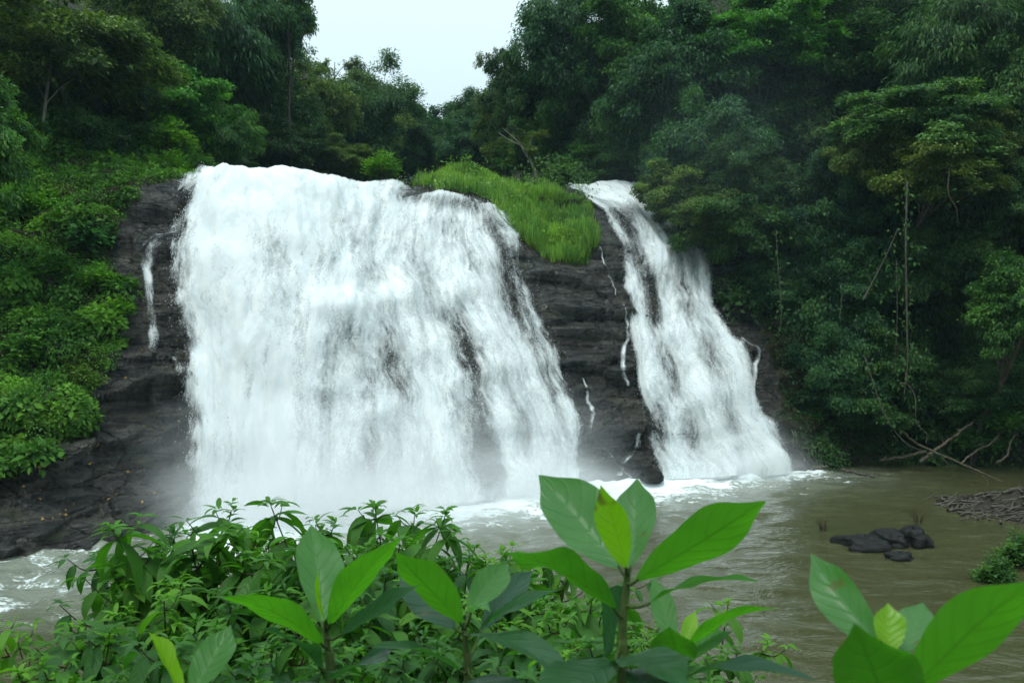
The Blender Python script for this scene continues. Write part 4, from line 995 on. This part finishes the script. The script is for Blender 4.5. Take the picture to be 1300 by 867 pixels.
# water weeds standing in the pool
def weeds(px, py, Y, label, n=22, h=0.55):
    c = P(px, py, Y); c[2] = 0; r = np.random.default_rng(int(px)); mb = MB()
    for k in range(n):
        a = r.uniform(0, 6.28); e = np.array([math.cos(a) * r.uniform(0.05, 0.5), math.sin(a) * 0.3, h * r.uniform(0.4, 1.1)])
        mb.add(*tube(smooth_path([(e[0] * 0.2, e[1] * 0.2, -0.2), (e[0] * 0.5, e[1] * 0.5, e[2] * 0.6), e], 7), np.linspace(0.009, 0.003, 7), 4))
    o = link("water_weed", mb.mesh("water_weed"), M['twig']); o.location = c; tag(o, label, "weed", "weeds standing in the pool")
weeds(1045, 674, 32.8, "dark tuft of stalks standing in the pool left of the boulders")
weeds(1166, 664, 34.2, "dark stalks behind the taller pool boulder", 24, 0.65)
weeds(1225, 632, 38, "thin stalks in shallow water beside the debris bank", 24, 0.6)

# fallen leaves on the left rock
def litter():
    r = np.random.default_rng(91)
    m = ((tpx > -40) & (tpx < 225) & (tpy > 430) & (tpy < 680) & (veg < 0.5) & (UU < 4.2)).astype(float)
    p, nn = scatter_on(m, 48, r, np.exp(-((tpx - 20) / 110) ** 2) + 0.12)
    D = norm(np.cross(nn, r.normal(size=(48, 3)))); L = r.uniform(0.07, 0.17, 48)
    V, F = leaf_quads(p + nn * 0.05, D, nn, L, L * 0.55)
    tag(link("fallen_leaves", mesh("fallen_leaves", V, F, smooth=False), M['yellow']), kind='stuff')
litter()

# ------------------------------------------------------------------ foreground: shrubs on the near bank
def shrub_mesh(seed, H, nst, spread, leaf):
    r = np.random.default_rng(seed); st = MB(); lf = MB()
    PT, DD, NN, LL, WW, BB, TT = [], [], [], [], [], [], []
    def put(p, d, L, w, bend, tint):
        PT.append(p); DD.append(d); LL.append(L); WW.append(L * w); BB.append(bend); TT.append(tint)
        NN.append(np.array([0, 0, 1.0]) + r.normal(0, 0.25, 3))
    def whorl(p, ax, n, L, tint):
        a0 = r.uniform(0, 6.28)
        for k in range(n):
            a = a0 + k * 2.4; out = np.array([math.cos(a), math.sin(a), 0.0])
            put(p + r.normal(0, 0.006, 3), norm(out * 1.0 + ax * r.uniform(0.2, 0.8) ), L * r.uniform(0.6, 1.15), r.uniform(0.24, 0.34), r.uniform(0.5, 1.5), tint + r.normal(0, 0.1))
    for k in range(nst):
        a = k / nst * 6.28 + r.uniform(-0.4, 0.4); o = np.array([math.cos(a), math.sin(a), 0])
        h = H * r.uniform(0.72, 1.05)
        path = smooth_path([(0, 0, -0.2), o * spread * 0.25 + np.array([0, 0, h * 0.35]), o * spread * 0.6 + np.array([0, 0, h * 0.7]) + r.normal(0, 0.04, 3), o * spread * r.uniform(0.85, 1.25) + np.array([0, 0, h])], 26)
        st.add(*tube(path, np.linspace(0.008, 0.0018, 26), 5))
        for i in range(8, 26, 2):
            t = i / 25; T_ = norm(path[min(i + 1, 25)] - path[i - 1])
            # side shoot
            b = r.uniform(0, 6.28); s = np.array([math.cos(b), math.sin(b), r.uniform(0.3, 0.9)])
            L = r.uniform(0.10, 0.25) * (1.25 - t * 0.6); e = path[i] + norm(s) * L
            sp = smooth_path([path[i], (path[i] + e) / 2 + np.array([0, 0, -0.02]), e], 9); st.add(*tube(sp, np.linspace(0.0032, 0.0012, 9), 4))
            for j in (3, 6):
                for sg in (1, -1):
                    sd = norm(np.cross(norm(s), [0, 0, 1.0])) * sg
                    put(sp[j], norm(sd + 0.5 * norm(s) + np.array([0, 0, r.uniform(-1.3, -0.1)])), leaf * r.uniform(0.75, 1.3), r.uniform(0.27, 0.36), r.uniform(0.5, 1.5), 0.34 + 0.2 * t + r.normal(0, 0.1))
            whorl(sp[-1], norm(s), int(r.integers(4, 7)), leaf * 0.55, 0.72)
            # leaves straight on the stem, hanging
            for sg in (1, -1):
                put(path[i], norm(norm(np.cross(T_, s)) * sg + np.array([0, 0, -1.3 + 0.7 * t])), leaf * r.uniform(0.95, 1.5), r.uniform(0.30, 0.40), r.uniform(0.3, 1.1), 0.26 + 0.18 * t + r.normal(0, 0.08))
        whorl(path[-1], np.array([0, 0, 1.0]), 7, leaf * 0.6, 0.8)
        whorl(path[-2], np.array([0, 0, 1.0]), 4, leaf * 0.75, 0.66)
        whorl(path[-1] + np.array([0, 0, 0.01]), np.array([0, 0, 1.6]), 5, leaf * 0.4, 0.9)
    V, F, uv = leaf_strips(np.array(PT), np.array(DD), np.array(NN), np.array(LL), np.array(WW), np.array(BB), 6)
    lf.add(V, F, np.repeat(np.clip(TT, 0, 1), 12), uv)
    tip = V[np.argmax(V[:, 2])]
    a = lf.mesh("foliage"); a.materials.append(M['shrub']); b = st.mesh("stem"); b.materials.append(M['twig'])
    return a, b, tip
SHRUB = [shrub_mesh(101, 1.0, 4, 0.20, 0.125), shrub_mesh(102, 1.0, 4, 0.17, 0.105), shrub_mesh(103, 1.0, 4, 0.22, 0.15), shrub_mesh(104, 1.0, 6, 0.26, 0.08)]
GS = "leafy shrubs on the near bank"
SG = (0.046, 0.140, 0.022); SD = (0.030, 0.098, 0.024); SB = (0.075, 0.190, 0.024)
SHRUBS = [  # px, py of the top, depth, proto, scale, colour, label
 (172,650,3.0,2,1.05,SG,"tall drooping shrub leftmost against the river, with large hanging leaves"),
 (228,662,3.2,1,1.15,SD,"dark drooping shrub beside the leftmost tall shrub"),
 (280,632,3.2,1,1.3,SG,"tall fine tipped shrub in front of the left foot of the broad waterfall"),
 (355,630,3.3,0,1.3,SG,"tall shrub with reddish stems behind the upright pale leaf plant"),
 (420,650,3.5,1,1.25,SG,"airy shrub seen just above the left broad leaved plant"),
 (470,634,3.4,0,1.2,SG,"shrub whose top twig stands over the foaming pool"),
 (525,678,3.7,1,1.25,SB,"light green shrub behind the bright single broad leaf"),
 (590,682,4.2,3,1.35,SG,"shrub beside the pool right of the bright single broad leaf"),
 (650,688,4.2,1,1.3,SB,"bushy shrub under the long arching leaf of the central plant"),
 (705,700,4.4,3,1.3,SD,"shrub at the pool edge left of the central plant stem"),
 (765,745,4.0,3,1.3,SB,"low bright shrub directly behind the central plant stem"),
 (22,782,2.6,3,1.0,SB,"light tipped shrub cut by the left frame edge at the bottom"),
 (85,790,2.7,1,1.0,SG,"low shrub under the river bend in the lower left"),
 (150,765,2.7,1,0.95,SB,"shrub with bright star shaped tips below the leftmost tall shrub"),
 (225,738,2.6,3,1.15,SB,"leafy shrub in front of the drooping dark shrub"),
 (300,745,2.6,1,1.1,SD,"dark leaved shrub left of the left broad leaved plant"),
 (365,775,2.4,3,1.1,SG,"shrub at the foot of the left broad leaved plant"),
 (470,765,2.6,1,1.1,SG,"shrub filling the gap between the two left broad leaved plants"),
 (545,800,2.5,3,1.1,SD,"shrub below the bright single broad leaf"),
 (640,752,3.0,3,1.2,SB,"fresh green shrub between single leaf plant and central plant"),
 (700,775,2.7,1,1.1,SG,"shrub at the bottom just left of the central stem"),
 (745,805,2.4,0,1.0,SD,"dark shrub at the bottom behind the central stem"),
 (905,762,3.2,3,1.1,SB,"small bright shrub right of the central plant, against the muddy pool"),
 (925,815,3.1,1,1.0,SG,"lowest small shrub at the right, in front of the open pool"),
 (835,800,2.8,3,1.1,SD,"shrub under the side shoot of the central plant"),
 (175,815,2.1,2,0.9,SD,"dark shrub at the bottom edge beside the pair of bright upright leaves"),
 (60,832,2.0,1,0.9,SG,"shrub at the bottom edge in the left corner"),
 (310,830,2.0,0,0.9,SD,"dark shrub at the bottom edge right of the pair of bright upright leaves"),
 (625,838,2.1,2,0.9,SD,"dark shrub at the bottom edge between the middle plants"),
 (320,668,3.1,1,1.1,SB,"shrub filling the gap left of the upright pale leaf, one row back"),
 (250,690,2.9,3,1.15,SG,"small leaved shrub at the foot of the fine tipped shrub"),
 (385,690,2.9,0,1.1,SD,"dark shrub standing right behind the upright pale leaf plant"),
 (440,690,3.0,3,1.15,SG,"small leaved shrub just right of the bright upright leaf"),
 (560,705,3.4,0,1.15,SD,"dark shrub peeping over the bright single broad leaf"),
 (615,715,3.5,3,1.2,SG,"small leaved shrub right of the back leaf of the single leaf plant"),
 (665,720,3.6,0,1.15,SG,"shrub under the tip of the long arching leaf"),
 (415,740,2.6,0,1.0,SG,"shrub hidden behind the stem of the left broad leaved plant"),
 (520,735,2.9,1,1.1,SB,"bright tipped shrub between the long glossy leaf and the single bright leaf"),
 (590,760,2.7,0,1.05,SG,"shrub behind the stem of the single leaf plant"),
 (260,785,2.3,1,0.95,SG,"shrub just right of the pair of bright upright leaves"),
 (430,810,2.2,3,0.95,SG,"small leaved shrub low behind the large rounded dark leaf"),
 (110,820,2.3,3,0.95,SB,"light small leaved shrub left of the pair of bright upright leaves"),
 (500,825,2.2,0,0.95,SD,"dark shrub low in the gap right of the large rounded dark leaf"),
 (690,828,2.2,3,0.95,SB,"light small leaved shrub low left of the central stem"),
 (800,830,2.6,1,1.0,SG,"shrub low behind the foot of the central plant"),
]
for (px, py, Y, k, s, c, lab) in SHRUBS:
    top = P(px, py, Y); r = np.random.default_rng(px)
    gz = bank_z(top[0], Y); sz = max((top[2] - gz), 0.5) / 1.08
    s2 = s * 0.92; rot = r.uniform(0, 6.28); tp = SHRUB[k][2] * s2
    ox, oy = tp[0] * math.cos(rot) - tp[1] * math.sin(rot), tp[0] * math.sin(rot) + tp[1] * math.cos(rot)
    root = empty("shrub", (top[0] - ox, Y - oy, gz), lab, "shrub", GS); up = top[2] - gz - tp[2]
    for me, nm in ((SHRUB[k][0], "foliage"), (SHRUB[k][1], "stem")):
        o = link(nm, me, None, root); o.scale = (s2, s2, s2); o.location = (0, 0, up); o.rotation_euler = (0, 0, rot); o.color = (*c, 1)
    if up > 0.05:                                        # lower bare stems down to the soil
        mb = MB()
        for q_ in range(4):
            e = r.normal(0, 0.05, 2); mb.add(*tube(smooth_path([(e[0] * 2, e[1] * 2, -0.1), (e[0], e[1], 0.3), (0, 0, up - 0.15)], 7), 0.010, 5))
        link("lower_stem", mb.mesh("lower_stem"), M['twig'], root)

# broad leaved plants, each leaf modelled on its own
def big_leaf(base, tip, width, facing, arch, fold, wave, seed, origin):
    """grid leaf from base to tip; facing = upper side; arch bends the blade along its length"""
    r = np.random.default_rng(seed); nu, nv = 34, 17
    D = tip - base; L = np.linalg.norm(D); D = D / L
    S = norm(np.cross(D, facing)); N = np.cross(S, D)
    t = np.linspace(0, 1, nu); s = np.linspace(-1, 1, nv)
    wave = wave * 2.0
    w = np.sin(np.pi * t ** (0.95 + 0.12 * r.random())) ** 0.74 * (0.80 + 0.30 * t); w *= 1 - 0.5 * sstep(0.72, 1.0, t); w[0] = 0.03; w[-1] = 0.004
    ph0 = r.uniform(0, 6.28); A, B = np.meshgrid(t, s, indexing='ij'); half = 0.5 * width * w[:, None] * (1 + 0.09 * np.sin(2.5 * A + ph0) * np.sign(B))
    ph1, ph2 = r.uniform(0, 6.28, 2)
    lift = np.abs(B) ** 1.3 * half * fold + wave * width * (np.sin(A * 13 + ph1 + B * 1.2) * np.abs(B) ** 2 + 0.6 * np.sin(A * 7 + ph2) * B ** 2) * w[:, None]
    ribs = 0.0045 * width * np.cos(2 * np.pi * (A * 7 - np.abs(B) ** 1.2 * 1.6)) * np.abs(B) ** 0.5 * w[:, None]
    up = arch * L * 4 * A * (1 - A) * 0.5 + lift + ribs
    V = base + D * (A * L)[..., None] + S * (B * half)[..., None] + N * up[..., None]
    V = V + S * (0.04 * L * np.sin(A * 3 + ph1) * A)[..., None]
    uv = np.stack([A, B * 0.5 + 0.5], -1)
    return (V - origin).reshape(-1, 3), grid_faces(nu, nv), uv.reshape(-1, 2)

CAMV = np.array([0, 0, CAMZ])
def broad_plant(label, stem, stem_r, leaves, node_cols):
    w = np.stack([P(*q) for q in stem]); foot = w[0].copy(); foot[2] = bank_z(foot[0], foot[1])
    root = empty("broad_leaved_plant", foot, label, "plant", "broad leaved plants in the foreground")
    full = np.concatenate([[foot - np.array([0, 0, 0.1])], w]); path = smooth_path(full, 40)
    mb = MB(); mb.add(*tube(path - foot, np.linspace(stem_r * 1.3, stem_r * 0.6, 40), 9))
    link("stem", mb.mesh("stem"), M['greenstem'], root)
    for i, (b, t, wpx, face, arch, fold, wave, c, lab) in enumerate(leaves):
        B_, T_ = P(*b), P(*t); wid = 0.93 * wpx / FPX * (b[2] + t[2]) / 2
        # facing: a = towards viewer, u = upwards
        mid = (B_ + T_) / 2; tov = norm(CAMV - mid)
        f = tov * face[0] + np.array([0, 0, 1.0]) * face[1] + np.array([1.0, 0, 0]) * face[2]
        V, F, uv = big_leaf(B_, T_, wid, f, arch, fold, wave, i * 7 + int(b[0]), foot)
        m = MB(); m.add(V, F, node_cols[c][3], uv)
        o = link("leaf", m.mesh("leaf"), M['near'], root); o.color = (*node_cols[c][:3], 1)
        if lab: o['label'] = lab
        # petiole from the stem
        k = int(np.argmin(np.linalg.norm(path - B_, axis=1))); k = max(k - 2, 0)
        pm = MB(); pm.add(*tube(smooth_path([path[k] - foot, (path[k] + B_) / 2 - foot - np.array([0, 0, 0.004]), V.reshape(34, 17, 3)[1, 8]], 8), np.linspace(stem_r * 0.5, stem_r * 0.28, 8), 6))
        link("petiole", pm.mesh("petiole"), M['greenstem'], o)
LC = {'m': (0.036, 0.135, 0.016, 0.5), 'b': (0.060, 0.205, 0.020, 0.5), 'y': (0.13, 0.29, 0.012, 0.6), 'g': (0.045, 0.16, 0.028, 0.5), 'p': (0.058, 0.175, 0.052, 0.55), 'd': (0.024, 0.092, 0.032, 0.5), 'k': (0.022, 0.074, 0.042, 0.5)}
broad_plant("tall central broad leaved plant rising in front of the pool", [(790,905,1.36),(790,835,1.36),(791,780,1.36),(795,745,1.36),(797,722,1.36)], 0.0075, [
    ((788,722,1.37),(688,600,1.50),92,(1,0.35,0.1),-0.10,0.35,0.02,'p',"pale upright leaf with its glossy side turned to the viewer"),
    ((800,722,1.39),(812,607,1.50),64,(1,0.3,-0.2),-0.08,0.4,0.02,'p',None),
    ((795,722,1.34),(766,615,1.33),50,(0.9,-0.1,-0.35),0.03,0.3,0.02,'y',"young yellow green leaf standing upright at the shoot tip"),
    ((806,738,1.34),(978,641,1.22),84,(-0.75,0.75,0.1),0.06,0.25,0.02,'b',"broad bright leaf lit from behind pointing right"),
    ((783,775,1.34),(630,706,1.16),70,(-0.7,0.85,0.1),0.16,0.35,0.06,'m',"arching leaf with a rolled edge pointing left"),
    ((822,768,1.34),(966,738,1.18),34,(0.25,1.0,0.0),0.14,0.3,0.06,'g',None),
    ((800,748,1.44),(768,832,1.62),88,(1,0.6,-0.1),0.05,0.2,0.02,'k',None),
    ((778,838,1.34),(880,872,1.12),84,(0.5,1.0,0.1),0.10,0.25,0.03,'d',None),
    ((786,842,1.34),(690,905,1.14),80,(0.5,1.0,-0.1),0.10,0.25,0.03,'d',None),
    ((800,850,1.36),(850,925,1.05),70,(0.6,1.0,0.0),0.10,0.25,0.03,'k',None),
], LC)
broad_plant("side shoot plant with curling bright leaves right of the central stem", [(850,910,1.62),(855,860,1.62),(860,832,1.62)], 0.006, [
    ((858,838,1.58),(852,795,1.50),66,(0.6,-0.5,0.0),0.05,0.3,0.03,'m',"short bright leaf seen from below with a dark rib"),
    ((868,828,1.6),(988,772,1.42),36,(-0.3,1.0,0.0),0.16,0.3,0.04,'b',None),
    ((864,822,1.62),(884,776,1.66),22,(1,0.3,0),0.05,0.3,0.02,'y',None),
    ((856,822,1.66),(828,733,1.80),36,(1,0.4,0.2),0.0,0.3,0.02,'g',None),
    ((872,838,1.6),(930,800,1.55),36,(0.6,0.8,0.2),0.1,0.3,0.02,'p',None),
    ((866,862,1.55),(1028,868,1.25),46,(0.35,1.0,0.0),0.12,0.3,0.04,'k',None),
], LC)
broad_plant("left broad leaved plant with a tall upright leaf pair", [(420,905,1.52),(418,850,1.52),(415,815,1.52),(413,795,1.52)], 0.0068, [
    ((408,792,1.54),(400,666,1.66),66,(1,0.3,0.15),-0.05,0.55,0.03,'p',"tall pale upright leaf folded along its rib"),
    ((418,794,1.50),(505,682,1.38),56,(-0.8,0.5,-0.3),0.04,0.25,0.02,'b',"bright upright leaf leaning right"),
    ((413,790,1.49),(403,722,1.48),15,(0.5,0,-0.8),0.03,0.7,0.02,'y',None),
    ((410,818,1.5),(282,757,1.33),54,(-0.75,0.75,0.1),0.10,0.25,0.03,'b',None),
    ((430,808,1.5),(532,745,1.42),40,(0.7,0.8,0.1),0.08,0.25,0.03,'d',None),
    ((406,848,1.5),(330,798,1.34),52,(0.5,1.0,-0.1),0.10,0.3,0.03,'k',None),
    ((424,862,1.5),(494,838,1.30),74,(0.75,0.9,0.1),0.06,0.2,0.03,'k',"large rounded dark leaf with clear veins at the bottom edge"),
    ((412,870,1.5),(345,905,1.28),70,(0.6,1.0,0),0.1,0.2,0.03,'d',None),
], LC)
broad_plant("middle broad leaved plant with one large bright leaf facing the viewer", [(594,905,1.58),(593,850,1.58),(591,812,1.58),(590,792,1.58)], 0.0065, [
    ((586,792,1.56),(502,700,1.50),66,(-0.8,0.6,0.25),0.04,0.2,0.02,'b',"large bright leaf lit from behind"),
    ((594,778,1.62),(642,713,1.74),46,(1,0.5,0.1),0.0,0.35,0.02,'g',None),
    ((598,778,1.57),(624,776,1.5),20,(0.4,0.8,0),0.3,0.4,0.06,(('p')),"small curled leaf with a reddish edge"),
    ((604,804,1.56),(708,751,1.42),38,(0.6,0.8,0.1),0.10,0.25,0.04,'d',None),
    ((578,798,1.58),(506,728,1.66),58,(0.9,0.8,-0.2),0.04,0.2,0.03,'k',None),
    ((592,806,1.54),(732,872,1.26),52,(0.35,1.0,0.1),0.12,0.25,0.03,'d',None),
    ((584,852,1.55),(466,820,1.34),44,(0.35,1.0,-0.1),0.10,0.25,0.03,'d',None),
    ((600,862,1.55),(660,915,1.3),70,(0.6,1.0,0),0.1,0.2,0.03,'k',None),
    ((610,800,1.7),(676,724,1.85),40,(1,0.6,0.2),0.0,0.3,0.02,'k',None),
], LC)
broad_plant("nearest broad leaved plant in the lower right corner, out of focus", [(1135,960,0.96),(1136,900,0.96),(1138,860,0.96),(1139,838,0.96)], 0.0055, [
    ((1120,826,0.97),(1028,703,1.06),62,(1,0.35,-0.2),-0.06,0.4,0.03,'p',"tall pale leaf with ribbed veins leaning left"),
    ((1130,832,0.97),(1126,765,1.0),46,(0.9,-0.1,0.3),0.03,0.3,0.02,'y',None),
    ((1150,834,0.99),(1168,764,1.05),48,(1,0.3,-0.2),0.03,0.3,0.02,'p',None),
    ((1125,905,0.92),(1092,790,0.86),118,(0.75,-0.5,0.1),0.10,0.2,0.03,'m',"broad front leaf lit from behind with a dark rib"),
    ((1150,880,0.95),(1325,740,0.82),88,(-0.75,0.75,0.2),0.08,0.25,0.02,'b',"long bright leaf running out of the right frame edge"),
    ((1140,885,0.95),(1190,930,0.80),70,(0.5,1,0),0.1,0.2,0.03,'g',None),
], LC)
broad_plant("pair of bright upright leaves at the bottom edge on the left", [(236,960,1.30),(237,905,1.30),(238,882,1.30)], 0.005, [
    ((233,885,1.30),(188,803,1.36),46,(-0.7,0.5,0.4),0.03,0.35,0.02,'y',None),
    ((242,885,1.30),(291,793,1.38),54,(0.9,0.4,-0.3),0.02,0.35,0.02,'g',None),
    ((236,892,1.30),(180,915,1.15),46,(0.4,1,0),0.1,0.2,0.03,'d',None),
], LC)

# ------------------------------------------------------------------ mist
def mat_spray(dens, color):
    s = NT("spray_mist"); v = s.n("VolumePrincipled"); v.inputs["Color"].default_value = (*color, 1)
    o = s.n("TexCoord").outputs["Object"]
    ln = s.n("VectorMath", operation='LENGTH'); s.l(o, ln.inputs[0])
    fall = s.math('POWER', s.math('SUBTRACT', 1.0, ln.outputs["Value"], True), 1.2)
    nz = s.ramp(s.noise(o, 1.8, 3), 0.3, 0.75, 0.25, 1.6)
    s.l(s.math('MULTIPLY', s.math('MULTIPLY', fall, nz), dens), v.inputs["Density"])
    s.l(v.outputs[0], s.out.inputs["Volume"]); return s.m
def mist(px, py, Y, rx, ry, rz, dens, color=(0.985, 0.99, 0.995)):
    n = 16; u = np.linspace(0, 2 * np.pi, n * 2, endpoint=False); v = np.linspace(0.02, np.pi - 0.02, n)
    A, B = np.meshgrid(u, v, indexing='ij'); V = np.stack([np.cos(A) * np.sin(B), np.sin(A) * np.sin(B), np.cos(B)], -1)
    idx = np.arange(V.shape[0] * n).reshape(-1, n); nx = np.roll(idx, -1, 0)
    F = [np.stack([idx[:, :-1], idx[:, 1:], nx[:, 1:], nx[:, :-1]], -1).reshape(-1, 4), idx[::-1, 0][None], idx[:, -1][None]]
    o = link("spray_mist", mesh("spray_mist", V.reshape(-1, 3), F), mat_spray(dens, color)); o.location = P(px, py, Y); o.scale = (rx, ry, rz)
    return tag(o, kind='stuff')
mist(350, 610, 33.2, 6.5, 3.0, 4.2, 0.26)
mist(400, 645, 33.4, 9.0, 2.6, 2.2, 0.85)
mist(510, 605, 35.2, 8.0, 3.4, 4.5, 0.24)
mist(650, 618, 39.6, 6.5, 2.6, 2.4, 0.70)
mist(930, 594, 45.0, 5.0, 1.8, 1.4, 0.55)
mist(680, 570, 41.5, 5.0, 3.0, 4.0, 0.12)
mist(920, 575, 45.0, 5.0, 2.6, 3.0, 0.16)
mist(905, 225, 50, 11.0, 6.0, 11.0, 0.005, (0.75, 0.95, 1.0))
# damp air of the gorge
hb = [(-140, -60, -3.5), (140, -60, -3.5), (140, 160, -3.5), (-140, 160, -3.5), (-140, -60, 90), (140, -60, 90), (140, 160, 90), (-140, 160, 90)]
hz = link("haze", mesh("haze", hb, np.array([[0, 3, 2, 1], [4, 5, 6, 7], [0, 1, 5, 4], [1, 2, 6, 5], [2, 3, 7, 6], [3, 0, 4, 7]]), smooth=False), mat_mist("haze", 0.00022, (0.55, 0.86, 0.92)))
tag(hz, kind='stuff')
